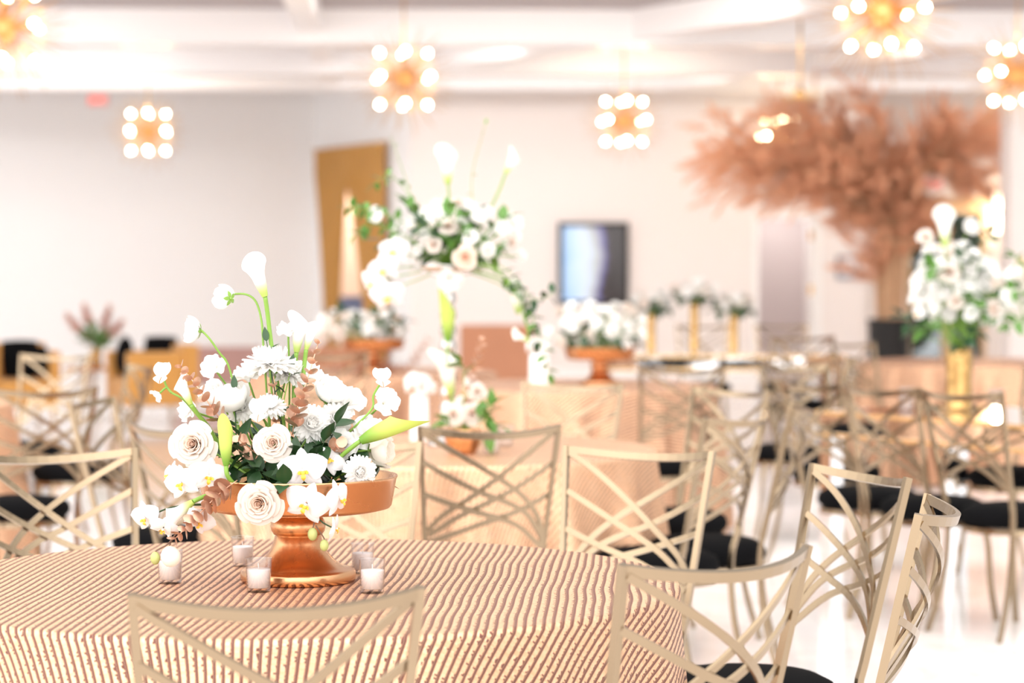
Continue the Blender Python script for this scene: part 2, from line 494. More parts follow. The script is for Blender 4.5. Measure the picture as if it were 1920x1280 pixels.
# corridor behind the doorway
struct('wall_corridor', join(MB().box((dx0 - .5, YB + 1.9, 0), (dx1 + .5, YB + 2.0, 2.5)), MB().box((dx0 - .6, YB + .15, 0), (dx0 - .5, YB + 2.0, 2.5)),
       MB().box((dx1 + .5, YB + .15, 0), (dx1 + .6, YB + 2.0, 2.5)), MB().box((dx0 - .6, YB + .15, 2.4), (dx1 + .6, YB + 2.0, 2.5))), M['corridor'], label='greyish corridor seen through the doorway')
struct('trim_1', join(MB().box((dx0 - .07, YB - .02, 0), (dx0, YB, dz + .07)), MB().box((dx1, YB - .02, 0), (dx1 + .07, YB, dz + .07)), MB().box((dx0, YB - .02, dz), (dx1, YB, dz + .07))), M['trim'], label='white casing around the doorway')
dl = struct('door_1', MB().box((dx1 - .045, YB + .02, 0.01), (dx1 - .005, YB + .80, dz - .01)), M['trim'], label='white door standing open at the right of the doorway')
for z in (1.78, 1.10, 0.3):
    hg = MB().box((dx1 - .085, YB + .0, z - .06), (dx1 - .046, YB + .05, z + .06)).build('hinge', M['brass'], dl, False); hg['label'] = 'brass hinge'
l = bpy.data.lights.new('corridor_fill', 'AREA'); l.energy = 10; l.size = .8; l.color = (1, .95, .92)  # added fill with no lamp in view, lifts the dark corridor
lo = link(bpy.data.objects.new('corridor_fill', l)); lo.location = ((dx0 + dx1) / 2, YB + 1.1, 2.36)
# room behind the curtain
struct('wall_curtain_room', MB().box((-4.6, 35.2, 0), (0.2, 35.3, 4.0)), M['peach_lit_wall'], label='wall seen through the curtained opening, peach light in its colour')
l = bpy.data.lights.new('curtain_room_fill', 'POINT'); l.energy = 80; l.color = (1, .86, .72); l.shadow_soft_size = .2  # added fill, brightens the wall beyond the opening
lo = link(bpy.data.objects.new('curtain_room_fill', l)); lo.location = (-2.6, 34.3, 2.9)
# entry recess with glazed doors
YE = 32.0
ex0, ex1, ez = (1698 - 960) / F * YE, (1848 - 960) / F * YE, 2.10
struct('wall_entry', join(MB().box((xr, YE, 0), (ex0, YE + .15, 4.0)), MB().box((ex1, YE, 0), (9.5, YE + .15, 4.0)), MB().box((ex0, YE, ez + .2), (ex1, YE + .15, 4.0))), M['wall'], label='blush white wall around the glazed entrance')
d2 = struct('door_2', join(MB().box((ex0, YE - .03, 0), (ex0 + .06, YE + .1, ez)), MB().box((ex1 - .06, YE - .03, 0), (ex1, YE + .1, ez)), MB().box((ex0, YE - .03, ez), (ex1, YE + .1, ez + .2)),
      MB().box(((ex0+ex1)/2 - .05, YE - .03, 0), ((ex0+ex1)/2 + .05, YE + .1, ez))), M['tan_wood'], label='glazed entrance doors under a tan wooden header')
for a, b in ((ex0 + .06, (ex0+ex1)/2 - .05), ((ex0+ex1)/2 + .05, ex1 - .06)):
    MB().box((a, YE + .03, 0.05), (b, YE + .05, ez)).build('pane', M['dark_glass'], d2, False)
struct('wall_pillar', MB().box((4.94, 24.0, 0), (9.5, 24.5, 4.0)), M['wall'], label='white wall end at the far right')
# outside the entrance
hb = MB()
rr = random.Random(3)
for i in range(260):
    c = (rr.uniform(3.5, 10.5), rr.uniform(38.4, 39.4), rr.uniform(0.3, 4.2))
    hb.ball(c, rr.uniform(.2, .45), 7)
tag(hb.build('hedge', M['green'], None), 'dark green hedge outside the entrance glass', 'hedge')
# ceiling and its glossy white beams
ZC = 3.83
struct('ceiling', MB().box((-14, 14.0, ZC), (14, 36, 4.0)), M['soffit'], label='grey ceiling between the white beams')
# added fill lights, unseen in the ceiling bays, brightening the back of the room
for i, (y, e) in enumerate(((21.0, 46), (25.0, 46), (28.2, 44))):
    for x in (-6.0, 0.0, 6.0):
        l = bpy.data.lights.new('bay_fill', 'AREA'); l.shape = 'RECTANGLE'; l.size = 4.5; l.size_y = .5; l.energy = e * (1.0 if x < -1 else .72); l.color = (1, .98, .96)
        lo = link(bpy.data.objects.new('bay_fill', l)); lo.location = (x, y, ZC - .02); lo.rotation_euler = (.35, 0, 0)
def beam(n, y, x0, x1, z0=3.5, w=0.45, rot=0.0, z1=3.84):
    mb = MB().box((x0, -w/2, z0), (x1, w/2, z1), Matrix.Translation((0, y, 0)) @ Matrix.Rotation(rot, 4, 'Z'))
    struct('trim_%d' % n, mb, M['beam'], label='glossy white ceiling beam')
beam(2, 17.6, -14, 14, 3.52, 0.5, math.radians(1.6))
beam(3, 23.3, -14, 14, 3.5, 0.6, math.radians(1.4))
beam(4, 26.8, -14, 14, 3.5, 0.6, math.radians(1.0))
beam(5, 29.7, -14, 14, 3.55, 0.5, math.radians(0.8))
def cross_beam(n, p, q, z0, w=0.30, z1=3.835):
    p, q = Vector(p), Vector(q); d = q - p
    mb = MB().box((0, -w/2, z0), (d.length, w/2, z1), Matrix.Translation((p.x, p.y, 0)) @ Matrix.Rotation(math.atan2(d.y, d.x), 4, 'Z'))
    struct('trim_%d' % n, mb, M['beam'], label='glossy white diagonal ceiling beam')
cross_beam(6, (-1.75, 19.2), (-2.2, 29.6), 3.6, 0.22)
cross_beam(7, (3.6, 19.2), (-0.8, 26.7), 3.56, 0.35)
cross_beam(8, (2.0, 29.6), (6.8, 20.0), 3.56, 0.35)
# skirting
struct('baseboard_back', join(MB().box((-1.27, YB - .015, 0), (dx0 - .07, YB, .12)), MB().box((dx1 + .07, YB - .015, 0), (xr, YB, .12))), M['trim'])

# ------------------------------------------------------------------ chairs
H_RAIL = 0.92
def chair_surf(u, t):
    k = t / 0.45
    half = 0.205 - 0.035 * k
    bow = 0.066 * (1 - 0.72 * k)
    return Vector((u * half, -0.29 + 0.10 * k - bow * (1 - u * u), H_RAIL - t - .018 * (1 - .6 * k) * (1 - u * u)))
def chair_norm(u, t):
    e = 1e-3
    a = chair_surf(u + e, t) - chair_surf(u - e, t); b = chair_surf(u, t + e) - chair_surf(u, t - e)
    return a.cross(b).normalized()
def back_bar(ctrl, w=0.0150, th=0.007, off=0.0):
    pts = smooth_path([(u, t, 0) for u, t in ctrl], 5)
    return MB().strip([chair_surf(p.x, p.y) + chair_norm(p.x, p.y) * off for p in pts], [chair_norm(p.x, p.y) for p in pts], w, th)
BARS = [
    [(-.97, .008), (-.35, .072), (.22, .142), (.60, .205), (.87, .28), (.95, .36)],
    [(-.98, .095), (-.15, .17), (.29, .205), (.64, .25), (.93, .325)],
    [(-.98, .19), (-.12, .235), (.45, .275), (.94, .355)],
    [(.97, .008), (.67, .045), (.13, .125), (-.30, .19), (-.72, .25), (-.95, .30)],
    [(.98, .105), (.40, .165), (-.03, .205), (-.47, .25), (-.94, .315)],
    [(.98, .20), (.50, .235), (-.10, .27), (-.94, .335)],
]
CH = {}
def chair_meshes():
    # seat cushion, a squashed round pad
    prof = [(0.001, .405), (.10, .405), (.185, .408), (.203, .425), (.207, .445), (.198, .466), (.165, .482), (.10, .491), (.001, .494)]
    CH['seat_cushion'] = MB().lathe(prof, 36).mesh('seat_cushion', M['velvet_black'])
    CH['seat_frame'] = MB().lathe([(.165, .385), (.196, .385), (.196, .405), (.165, .405), (.165, .385)], 36).mesh('seat_frame', M['gold'], False)
    pts = [(i / 14 * 2 - 1, 0, 0) for i in range(15)]
    CH['top_rail'] = MB().strip([chair_surf(p[0], p[1]) for p in pts], [chair_norm(p[0], p[1]) for p in pts], 0.019, 0.011).mesh('top_rail', M['gold'], False)
    for i, b in enumerate(BARS):
        CH['back_bar%d' % i] = back_bar(b, off=(0.0035 if i > 2 else -0.0035)).mesh('back_bar', M['gold'], False)
    for s in (-1, 1):
        top = [chair_surf(s, t) for t in (-.009, .1, .2, .3, .4, .45)]
        leg = top + [Vector((s * .166, -.188, .38)), Vector((s * .168, -.20, .25)), Vector((s * .176, -.232, .12)), Vector((s * .186, -.275, 0.0))]
        leg = smooth_path(leg, 3)
        CH['back_post%d' % s] = MB().strip(leg, Vector((0, 1, 0.15)), 0.0145, 0.016).mesh('back_post', M['gold'], False)
        fl = smooth_path([(s * .135, .135, .40), (s * .150, .152, .30), (s * .156, .160, .15), (s * .165, .185, 0.0)], 4)
        CH['front_leg%d' % s] = MB().strip(fl, Vector((0, 1, 0.1)), 0.018, 0.016).mesh('front_leg', M['gold'], False)
chair_meshes()
GC = 'champagne gold lattice-back chairs'
def chair(rx, ry, fx, fy, label, rail=True):
    """rx, ry: middle of the line between the two top corners of the back; (fx, fy): the way the sitter faces"""
    l = math.hypot(fx, fy); fx, fy = fx / l, fy / l
    o = empty('lattice_chair', (rx + fx * .29, ry + fy * .29, 0), label, 'chair', GC, math.atan2(-fx, fy))
    for k, me in CH.items():
        child(me.name.split('.')[0], me, o)
    return o
chairs = [
    (-.335, 3.44, -.18, .98, 'gold lattice-back chair seen from behind, directly in front of the flower bowl'),
    (.33, 3.87, -.64, .77, 'gold lattice-back chair at the near right, its curved rail overlapping the striped cloth'),
    (.785, 5.47, -.92, -.39, 'gold chair with an empty tapering back standing alone right of the front table'),
    (.80, 4.70, -.98, .21, 'gold chair seen edge-on at the lower right, its curled top rail in profile'),
    (.32, 6.13, -.48, -.88, 'pale shining lattice-back chair behind the right end of the front table'),
    (-.45, 6.36, 0, -1, 'pale gold chair behind the flower bowl, mostly hidden by the white blooms'),
    (-1.14, 6.04, .5, -.87, 'tan gold lattice-back chair at the left edge behind the front table'),
    (-.065, 7.02, -.2, .98, 'bronze-toned chair with its back to the front table, tucked to the second table'),
    (.70, 7.55, -.84, .54, 'turned gold chair with a round black seat at the right of the second table'),
    (.93, 8.02, -1, .12, 'gold chair seen edge-on with a wide black seat, right side of the second table'),
    (.825, 9.14, -.79, -.61, 'gold chair facing us at the far right of the second table'),
    (-1.46, 8.40, .98, -.2, 'pale gold chair seen sideways left of the flower bowl'),
    (-.98, 7.08, .63, .77, 'gold chair half hidden behind the left blooms of the flower bowl'),
    (.24, 9.60, -.35, -.94, 'blurred gold chair on the far side of the second table'),
    (.79, 11.2, -.3, .95, 'blurred gold chair with a black seat before the pleated third table'),
    (1.72, 12.3, -.97, .1, 'blurred gold chair seen sideways right of the pleated third table'),
    (1.22, 9.72, .82, .57, 'leftmost gold chair along the mirrored table with the hammered vase'),
    (1.42, 9.33, .82, .57, 'middle gold chair along the mirrored table with the hammered vase'),
    (1.68, 9.03, .82, .57, 'gold chair along the mirrored table directly before the hammered vase'),
    (2.50, 11.05, -.82, -.57, 'gold chair on the far side of the mirrored table at the right edge'),
    (1.33, 11.38, .57, -.82, 'gold chair at the left end of the near mirrored table'),
    (2.10, 14.9, .85, .5, 'far gold chair before the cloth-covered table at the right'),
    (1.52, 19.3, 0, -1, 'far gold chair behind the mirrored table with three slim vases, left one'),
    (2.15, 19.3, 0, -1, 'far gold chair behind the mirrored table with three slim vases, right one'),
    (1.95, 16.2, .05, 1, 'far gold chair in front of the three-vase mirrored table'),
    (-2.40, 12.7, -.35, -.94, 'far gold chair with a black seat before the left ochre armchair'),
    (-1.78, 9.22, -.55, .83, 'gold chair with a black seat at the far left, in front of the left table'),
    (-1.75, 11.3, -.9, -.35, 'gold chair at the right side of the far left table'),
    (-.98, 13.0, .1, 1, 'blurred gold chair before the far left pedestal bowl'),
]
for c in chairs: chair(*c)

# ------------------------------------------------------------------ tablecloths
def tablecloth(name, cx, cy, label, R=0.755, ztop=0.766, nf=15, seed=0, rot=0.0, fold=0.035, group=None, mt='cloth'):
    rr = random.Random(seed)
    n = 192
    ph = [rr.uniform(0, 2*PI) for _ in range(4)]
    rings = []
    for r in (0.0001, .15, .30, .45, .58, .68, .735, R - .008):
        rings.append((r, None))
    drops = [0.0, .006, .018, .05, .10, .17, .26, .36, .46, .56, .66, .75]
    vs, uvs, fs = [], [], []
    for r, _ in rings:
        for k in range(n):
            a = 2*PI*k/n
            vs.append((r*math.cos(a), r*math.sin(a), ztop)); uvs.append((r*math.cos(a), r*math.sin(a)))
    for d in drops:
        for k in range(n):
            a = 2*PI*k/n
            t = d / .75
            wave = math.sin(nf*a + ph[0] + 0.8*math.sin(3*a + ph[1])) + 0.45*math.sin((nf*2-5)*a + ph[2])
            r = R + (0 if d < .006 else .003) + .05*t + fold * wave * min(1, t*1.7)
            z = ztop - .004 - d if d > 0 else ztop - .001
            fl = R + d
            vs.append((r*math.cos(a), r*math.sin(a), max(.008, z))); uvs.append((fl*math.cos(a), fl*math.sin(a)))
    m = len(rings) + len(drops)
    for i in range(m - 1):
        for k in range(n):
            k2 = (k+1) % n
            fs.append((i*n+k, i*n+k2, (i+1)*n+k2, (i+1)*n+k))
    mb = MB(); mb.add(vs, fs)
    me = mb.mesh(name, M[mt])
    lay = me.uv_layers.new(name='flat')
    c, s = math.cos(rot), math.sin(rot)
    for lp in me.loops:
        x, y = uvs[lp.vertex_index]
        lay.data[lp.index].uv = (x*c - y*s, x*s + y*c)
    o = link(bpy.data.objects.new(name, me))
    o.location = (cx, cy, 0)
    return tag(o, label, 'tablecloth', group)
T1 = Vector((-.425, 4.79)); T2 = Vector((-.26, 8.3)); T3 = Vector((.32, 12.75)); T7 = Vector((-.85, 14.35))
ZT = 0.766
GT = 'striped sequin tablecloths on round tables'
tablecloth('tablecloth', T1.x, T1.y, 'rose gold striped sequin tablecloth under the copper flower bowl', seed=1, rot=math.radians(3), fold=0.016, group=GT)
tablecloth('tablecloth', T2.x, T2.y, 'peach sequin tablecloth of the second table, under the tall silver stand', seed=2, rot=math.radians(8), fold=0.042, nf=18, mt='cloth_peach', group=GT)
tablecloth('tablecloth', T3.x, T3.y, 'pleated rose gold tablecloth of the third table, right of the tall silver stand', seed=3, rot=1.0, fold=0.04, nf=19, group=GT)
tablecloth('tablecloth', T7.x, T7.y, 'blurred rose gold tablecloth behind the tall silver stand on the left', seed=4, rot=.5, fold=0.04, nf=17, group=GT)
tablecloth('tablecloth', 3.02, 15.9, 'pleated tan tablecloth at the right, before the potted copper tree', seed=5, rot=1.3, fold=0.045, nf=21, group=GT)
tablecloth('tablecloth', -3.05, 11.0, 'peach tablecloth just showing at the far left edge', seed=6, rot=.2, fold=0.04, mt='cloth_peach', group=GT)

# ------------------------------------------------------------------ flower shapes (unit radius, facing +Z)
def petal_patch(mb, ang, w, prof, tipround=0.5, nu=6, nv=6, ruffle=0.0, seed=0, cup=0.0):
    """petal wrapped around the axis: prof(v) -> (radius, height); w half width in radians"""
    def fn(a, v):
        u = a * 2 - 1
        ww = w * (1 - tipround * v**3)
        r, h = prof(v - 0.10 * u*u * v * tipround)
        th = ang + u * ww
        rf = ruffle * v*v * math.sin(u * 5.5 + seed * 1.7)
        r = r * (1 + cup * u * u)
        return (r * math.cos(th), r * math.sin(th), h + rf)
    mb.patch(nu, nv, fn)

def rose_mesh(seed, N=27, matn='rose', open_=1.0):
    rr = random.Random(seed); mb = MB()
    for i in range(N):
        f = (i + 0.3) / (N - 1)
        f = min(1, f)
        ang = i * 2.39996 + rr.uniform(-.2, .2)
        rt = (.07 + .88 * f ** 1.05) * open_
        ht = 0.62 - 0.40 * f ** 1.8 + rr.uniform(-.03, .03)
        curl = 0.16 * f ** 1.5 * rr.uniform(.6, 1.4)
        w = 1.7 - 0.85 * f + rr.uniform(-.1, .1)
        def prof(v, rt=rt, ht=ht, curl=curl, f=f):
            base = rt * (.30 + .25 * (1 - f))
            r = base + (rt * .92 - base) * (v ** (.75 + .5 * (1 - f)))
            h = -.35 + (ht + .35) * (1 - (1 - v) ** 1.7)
            if v > .72:
                k = (v - .72) / .28
                r += curl * k * k; h -= curl * .75 * k * k
            return r, h
        petal_patch(mb, ang, w, prof, .38, 7, 7, 0.02 * f, i)
    mb.ball((0, 0, .28), .10, 10, (1, 1, 1.9))
    return mb.mesh('rose_bloom', M[matn])

def ranunculus_mesh(seed, N=20, matn='white_petal'):
    rr = random.Random(seed); mb = MB()
    for i in range(N):
        f = i / (N - 1)
        ang = i * 2.39996 + rr.uniform(-.2, .2)
        R = .12 + .86 * f
        end = PI * (0.80 - 0.22 * f) + rr.uniform(-.08, .08)
        def prof(v, R=R, end=end, f=f):
            ph = .12 + (end - .12) * v
            return R * math.sin(ph) + .05 * f * v ** 4, -R * math.cos(ph) * .88 - (1 - f) * .05
        petal_patch(mb, ang, 1.15 - .25 * f, prof, .40, 6, 7, .05 * f, i)
    return mb.mesh('ranunculus_bloom', M[matn])

def ruffle_mesh(seed, N=9):
    """lisianthus or sweet pea: a few loose ruffled petals"""
    rr = random.Random(seed); mb = MB()
    for i in range(N):
        f = i / (N - 1)
        ang = i * 2.39996 + rr.uniform(-.3, .3)
        op = .35 + .75 * f
        def prof(v, op=op, f=f):
            return .08 + v * (.35 + .62 * op * v), -.5 + 1.0 * v - .55 * f * v * v
        petal_patch(mb, ang, .95, prof, .25, 9, 6, .13, i + seed)
    return mb.mesh('ruffled_bloom', M['white_petal'])

def sweetpea_mesh(seed):
    rr = random.Random(seed); mb = MB()
    def banner(a, v):
        u = a*2 - 1
        w = math.sin(PI * min(1, v * .72 + .10)) ** .7
        return (u * .95 * w, -.1 + v * 1.5, .10 + .25 * u*u - .25 * v * v + .07 * math.sin(u * 7 + seed) * v)
    mb.patch(10, 8, banner)
    for s in (-1, 1):
        def wing(a, v, s=s):
            u = a
            w = math.sin(PI * min(1, v * .8 + .08)) ** .8
            return (s * (.05 + u * .7 * w), -.15 - v * .75 + .2 * u, .25 + .35 * math.sin(v * PI * .6) + .05 * math.sin(u * 8))
        mb.patch(5, 6, wing)
    return mb.mesh('sweet_pea_bloom', M['white_petal'])

def mum_mesh(seed, layers=9, per=19, wide=False):
    rr = random.Random(seed); mb = MB()
    for j in range(layers):
        f = j / (layers - 1)
        el = math.radians(88 - 98 * f)                    # from upright to slightly below flat
        n = int(5 + per * f)
        L = .52 + .48 * f
        for i in range(n):
            a = 2*PI*(i + .5 * (j % 2)) / n + rr.uniform(-.09, .09)
            l = L * rr.uniform(.92, 1.06); e = el + rr.uniform(-.1, .1)
            wd = .085 + .05 * f
            def fn(p, v, a=a, l=l, e=e, wd=wd, f=f):
                u = p*2 - 1
                w = wd * math.sin(PI * (.12 + .80 * v)) ** .6
                bend = e + .55 * (v - .3) * (1 if f < .7 else -.15)
                rad = .10 + l * .9 * v * math.cos(bend) ; hh = -.20 + l * v * math.sin(bend) * .8 + .28 * w * 0 + u*u * .055
                rad = max(.02, rad)
                return (rad * math.cos(a) - u * w * math.sin(a), rad * math.sin(a) + u * w * math.cos(a), hh)
            mb.patch(2, 4, fn)
    mb.ball((0, 0, .02), .20, 10)
    return mb.mesh('mum_bloom', M['mum'])

def orchid_meshes():
    mb = MB()
    def tepal(ang, L, wd, lift, back, sq=1.0):
        def fn(p, v):
            u = p*2 - 1
            w = wd * (math.sin(PI * (v ** .62) * .985) ** .72 if 0 < v < 1 else 0.02 if v == 0 else .0)
            x, y = u * w, .05 + L * v
            z = back + lift * math.sin(v * PI) * (1 - u*u) - .12 * v * v - .05 * u * u
            c, s = math.cos(ang), math.sin(ang)
            return (x * c - y * s, x * s + y * c, z)
        mb.patch(8, 9, fn)
    tepal(0, .86, .30, .06, -.06)
    tepal(math.radians(132), .86, .30, .06, -.06); tepal(math.radians(-132), .86, .30, .06, -.06)
    tepal(math.radians(72), .98, .53, .10, .02); tepal(math.radians(-72), .98, .53, .10, .02)
    pet = mb.mesh('orchid_petals', M['orchid'])
    lb = MB()
    lb.ball((0, -.10, .14), .10, 8, (1, 1.2, .8))
    for s in (-1, 1):
        lb.patch(4, 4, lambda p, v, s=s: (s * (.05 + .16 * v), -.12 + .16 * (p - .3) * math.sin(PI * v * .8 + .3), .10 + .16 * v))
    lb.patch(4, 5, lambda p, v: ((p*2 - 1) * .10 * math.sin(PI * (.15 + .8*v)), -.14 - .26 * v, .18 + .10 * math.sin(v * PI) - .05*v))
    lip = lb.mesh('orchid_lip', M['lip'])
    kb = MB().ball((0, .01, .13), .07, 8, (1, .9, 1.2))
    return pet, lip, kb.mesh('orchid_column', M['white_petal'])

def calla_meshes(matn, flare=1.0, tip=.35):
    """unit height 1 along Z from base; mouth opens at the top, longer on +Y side"""
    mb = MB()
    def fn(p, v):
        th = (p*2 - 1) * PI * 1.12                        # overlaps at the front (-Y)
        k = math.cos(th / 2.24 * 1.0)
        r = .075 + .05 * math.sin(PI * min(1, v * 1.1)) * .6 + .10 * v + flare * .22 * max(0, v - .55) ** 1.6 * 3.0
        r *= 1 - .10 * (abs(p*2 - 1)) * (1 - v)
        side = (1 + math.cos(th)) / 2                     # 1 at back (+Y), 0 at front
        h = v * (.66 + .34 * side) + tip * (v ** 4) * side ** 2.5 * .5
        out = flare * .20 * max(0, v - .6) ** 1.5 * 3 * (.3 + .7 * side)
        x = r * math.sin(th); y = r * math.cos(th)
        rl = math.hypot(x, y) or 1
        h -= out * .5
        return (x * (1 + out / rl * .6), y * (1 + out / rl), h)
    mb.patch(28, 14, fn)
    sp = MB().tube([(0, 0, .1), (0, .01, .35), (0, .015, .62)], [.02, .032, .018], 8)
    return mb.mesh('calla_spathe', M[matn]), sp.mesh('calla_spadix', M['spadix'])

def sepal_mesh():
    mb = MB()
    for i in range(5):
        a = i * 2 * PI / 5
        def fn(p, v, a=a):
            u = p*2 - 1
            w = .16 * math.sin(PI * (.12 + .86 * v))
            r = .10 + .50 * v; h = -.80 + .16 * v * v
            return (r * math.cos(a) - u*w*math.sin(a), r * math.sin(a) + u*w*math.cos(a), h - .06)
        mb.patch(2, 5, fn)
    mb.ball((0, 0, -.86), .13, 8)
    return mb.mesh('sepals', M['stem'])

FL = {
    'rose': [rose_mesh(1), rose_mesh(2), rose_mesh(5)],
    'peach_rose': [rose_mesh(11, 20, 'petal_peach')],
    'ranunculus': [ranunculus_mesh(1), ranunculus_mesh(4)],
    'cream': [ranunculus_mesh(8, 16, 'cream_petal')],
    'lisianthus': [ruffle_mesh(1), ruffle_mesh(2)],
    'sweet_pea': [sweetpea_mesh(1), sweetpea_mesh(3)],
    'mum': [mum_mesh(1), mum_mesh(3)],
}
ORCHID = orchid_meshes()
CALLA = calla_meshes('calla', .55); CALLAG = calla_meshes('calla_green', .06, .6)
SEPAL = sepal_mesh()
BASEOFF = {'rose': -.35, 'peach_rose': -.35, 'ranunculus': -.86, 'cream': -.86, 'lisianthus': -.5, 'sweet_pea': -.1, 'mum': -.2, 'orchid': -.06, 'calla': 0.0, 'calla_green': 0.0}

def flower(kind, pos, R, face, label, cat, group=None, roll=0.0, path=None, to=None, stem_r=0.0022, sepals=False, variant=0, stem_mat='stem', name=None):
    """one cut flower: bloom (and its parts) aimed along face, plus the stem down to `to` or along `path`"""
    pos = Vector(pos); face = Vector(face).normalized()
    o = empty(name or {'rose': 'rose', 'peach_rose': 'rose', 'cream': 'lisianthus', 'mum': 'chrysanthemum', 'calla_green': 'calla_lily', 'calla': 'calla_lily'}.get(kind, kind), pos, label, cat, group)
    T = aim(face, roll) @ Matrix.Diagonal((R, R, R, 1))
    if kind == 'orchid':
        child('petals', ORCHID[0], o, T); lp_ = child('lip', ORCHID[1], o, T); lp_['label'] = 'golden yellow orchid lip'; child('column', ORCHID[2], lp_)
    elif kind in ('calla', 'calla_green'):
        s, d = CALLA if kind == 'calla' else CALLAG
        sp_ = child('spathe', s, o, T); child('spadix', d, sp_)['label'] = 'yellow spadix'
    else:
        child('bloom', FL[kind][variant % len(FL[kind])], o, T)
        if sepals:
            child('sepals', SEPAL, o, T)
    start = face * (BASEOFF[kind] * R)
    if path is not None:
        pts = [start] + [Vector(p) - pos for p in path]
    elif to is not None:
        e = Vector(to) - pos
        pts = [start, start - face * min(.05, e.length * .3) + e * .12, e * .6 + Vector((0, 0, .0)), e]
    else:
        pts = None
    if pts:
        sp = smooth_path(pts, 5)
        st = MB().tube(sp, stem_r, 7).build('stem', M[stem_mat], o)
    return o

# ------------------------------------------------------------------ leafy sprigs
def leaf_fn(L, W, fold=.25, droop=.25):
    def fn(p, v):
        u = p*2 - 1
        w = W * math.sin(PI * (v ** .75)) if 0 < v < 1 else .0004
        return Vector((u * w, L * v, fold * abs(u) * w - droop * L * v * v))
    return fn
def add_leaf(mb, base, d, L, W, roll=0.0, fold=.25, droop=.2, nu=4, nv=6):
    y = Vector(d).normalized()
    up = Vector((0, 0, 1)) if abs(y.z) < .95 else Vector((0, -1, 0))
    x = y.cross(up).normalized(); z = x.cross(y)
    R = Matrix((x, y, z)).transposed().to_4x4()
    mb.patch(nu, nv, leaf_fn(L, W, fold, droop), Matrix.Translation(base) @ R @ Matrix.Rotation(roll, 4, 'Y'))
def sprig(name, pts, label, cat, group, n=7, L=.05, W=.011, lmat='green_mid', smat='stem', seed=0, spread=.8, r=.0016, start=.25):
    rr = random.Random(seed)
    p0 = Vector(pts[0])
    o = empty(name, p0, label, cat, group)
    path = smooth_path([Vector(p) - p0 for p in pts], 6)
    MB().tube(path, [r * (1.2 - .8 * i / (len(path)-1)) for i in range(len(path))], 6).build('stem', M[smat], o)
    mb = MB()
    m = len(path) - 1
    for i in range(n):
        f = start + (1 - start) * (i + .5) / n
        k = min(m - 1, int(f * m))
        t = (path[k+1] - path[k]).normalized()
        b = path[k].lerp(path[k+1], f * m - k)
        a = i * 2.4 + rr.uniform(-.4, .4)
        s = t.orthogonal().normalized(); s = Quaternion(t, a) @ s
        add_leaf(mb, b, (t * (1 - spread) + s * spread), L * rr.uniform(.8, 1.15), W * rr.uniform(.85, 1.15), rr.uniform(-.6, .6))
    add_leaf(mb, path[-1], (path[-1] - path[-2]), L, W)
    mb.build('leaves', M[lmat], o)
    return o
def eucalyptus(pts, label, group, n=12, r0=.017, r1=.008, seed=0, lmat='euc'):
    """gilded sprig with pairs of round leaves"""
    rr = random.Random(seed)
    p0 = Vector(pts[0])
    o = empty('eucalyptus_sprig', p0, label, 'eucalyptus sprig', group)
    path = smooth_path([Vector(p) - p0 for p in pts], 6)
    MB().tube(path, .0013, 6).build('stem', M['euc'], o)
    mb = MB(); m = len(path) - 1
    for i in range(n):
        f = .12 + .88 * i / (n - 1)
        k = min(m - 1, int(f * m)); b = path[k].lerp(path[k+1], f * m - k)
        t = (path[k+1] - path[k]).normalized()
        rad = r0 + (r1 - r0) * f
        for sgn in (0, PI):
            s = Quaternion(t, sgn + i * PI / 2 + rr.uniform(-.4, .4)) @ t.orthogonal().normalized()
            d = (s * .75 + t * .65).normalized()
            x = d; nrm = (t * .9 - s * .5 + Vector((rr.uniform(-.2,.2), rr.uniform(-.2,.2), 0))); nrm = (nrm - x * nrm.dot(x)).normalized(); y = nrm.cross(x)
            R = Matrix((x, y, nrm)).transposed().to_4x4()
            q = rad * rr.uniform(.85, 1.15)
            vs = [Vector((q, 0, -.12*q))] ; fs = []
            for ring, fr_ in ((1, .55), (2, 1.0)):
                for j in range(12):
                    a = 2*PI*j/12
                    vs.append(Vector((q + q*fr_*math.cos(a), q*fr_*math.sin(a), .18*q*fr_*fr_ - .12*q)))
            for j in range(12):
                j2 = (j+1) % 12
                fs.append((0, 1+j, 1+j2)); fs.append((1+j, 13+j, 13+j2, 1+j2))
            mb.add(vs, fs, Matrix.Translation(b) @ R)
    mb.build('leaves', M['euc' if lmat == 'euc' else lmat], o)
    return o

# ------------------------------------------------------------------ the copper compote on the front table
def compote(x, y, z, label, k=1.0, mname='copper'):
    o = empty('pedestal_bowl', (x, y, z), label, 'pedestal bowl', None, 0, k)
    base = [(.001, 0), (.108, 0), (.1135, .003), (.1145, .010), (.1145, .019), (.112, .023), (.106, .0255), (.098, .027), (.088, .031), (.076, .039), (.065, .050), (.056, .063), (.0495, .077), (.0465, .090), (.044, .093)]
    MB().lathe(base, 56).build('foot', M[mname], o)
    ring = [(.044, .092), (.0485, .094), (.053, .101), (.0545, .110), (.0535, .119), (.049, .126), (.043, .130), (.041, .134), (.044, .141)]
    MB().lathe(ring, 48).build('stem_ring', M[mname], o)
    bowl = [(.044, .139), (.10, .1405), (.165, .143), (.182, .147), (.186, .152), (.1955, .204), (.198, .208), (.1975, .211), (.194, .211), (.190, .207), (.182, .162), (.15, .156), (.001, .156)]
    MB().lathe(bowl, 64).build('bowl', M[mname], o)
    return o
compote(T1.x, T1.y, ZT, 'large copper gilt pedestal bowl on the striped front table')
BC = Vector((T1.x, T1.y, ZT + .17))      # where the stems of the centrepiece meet

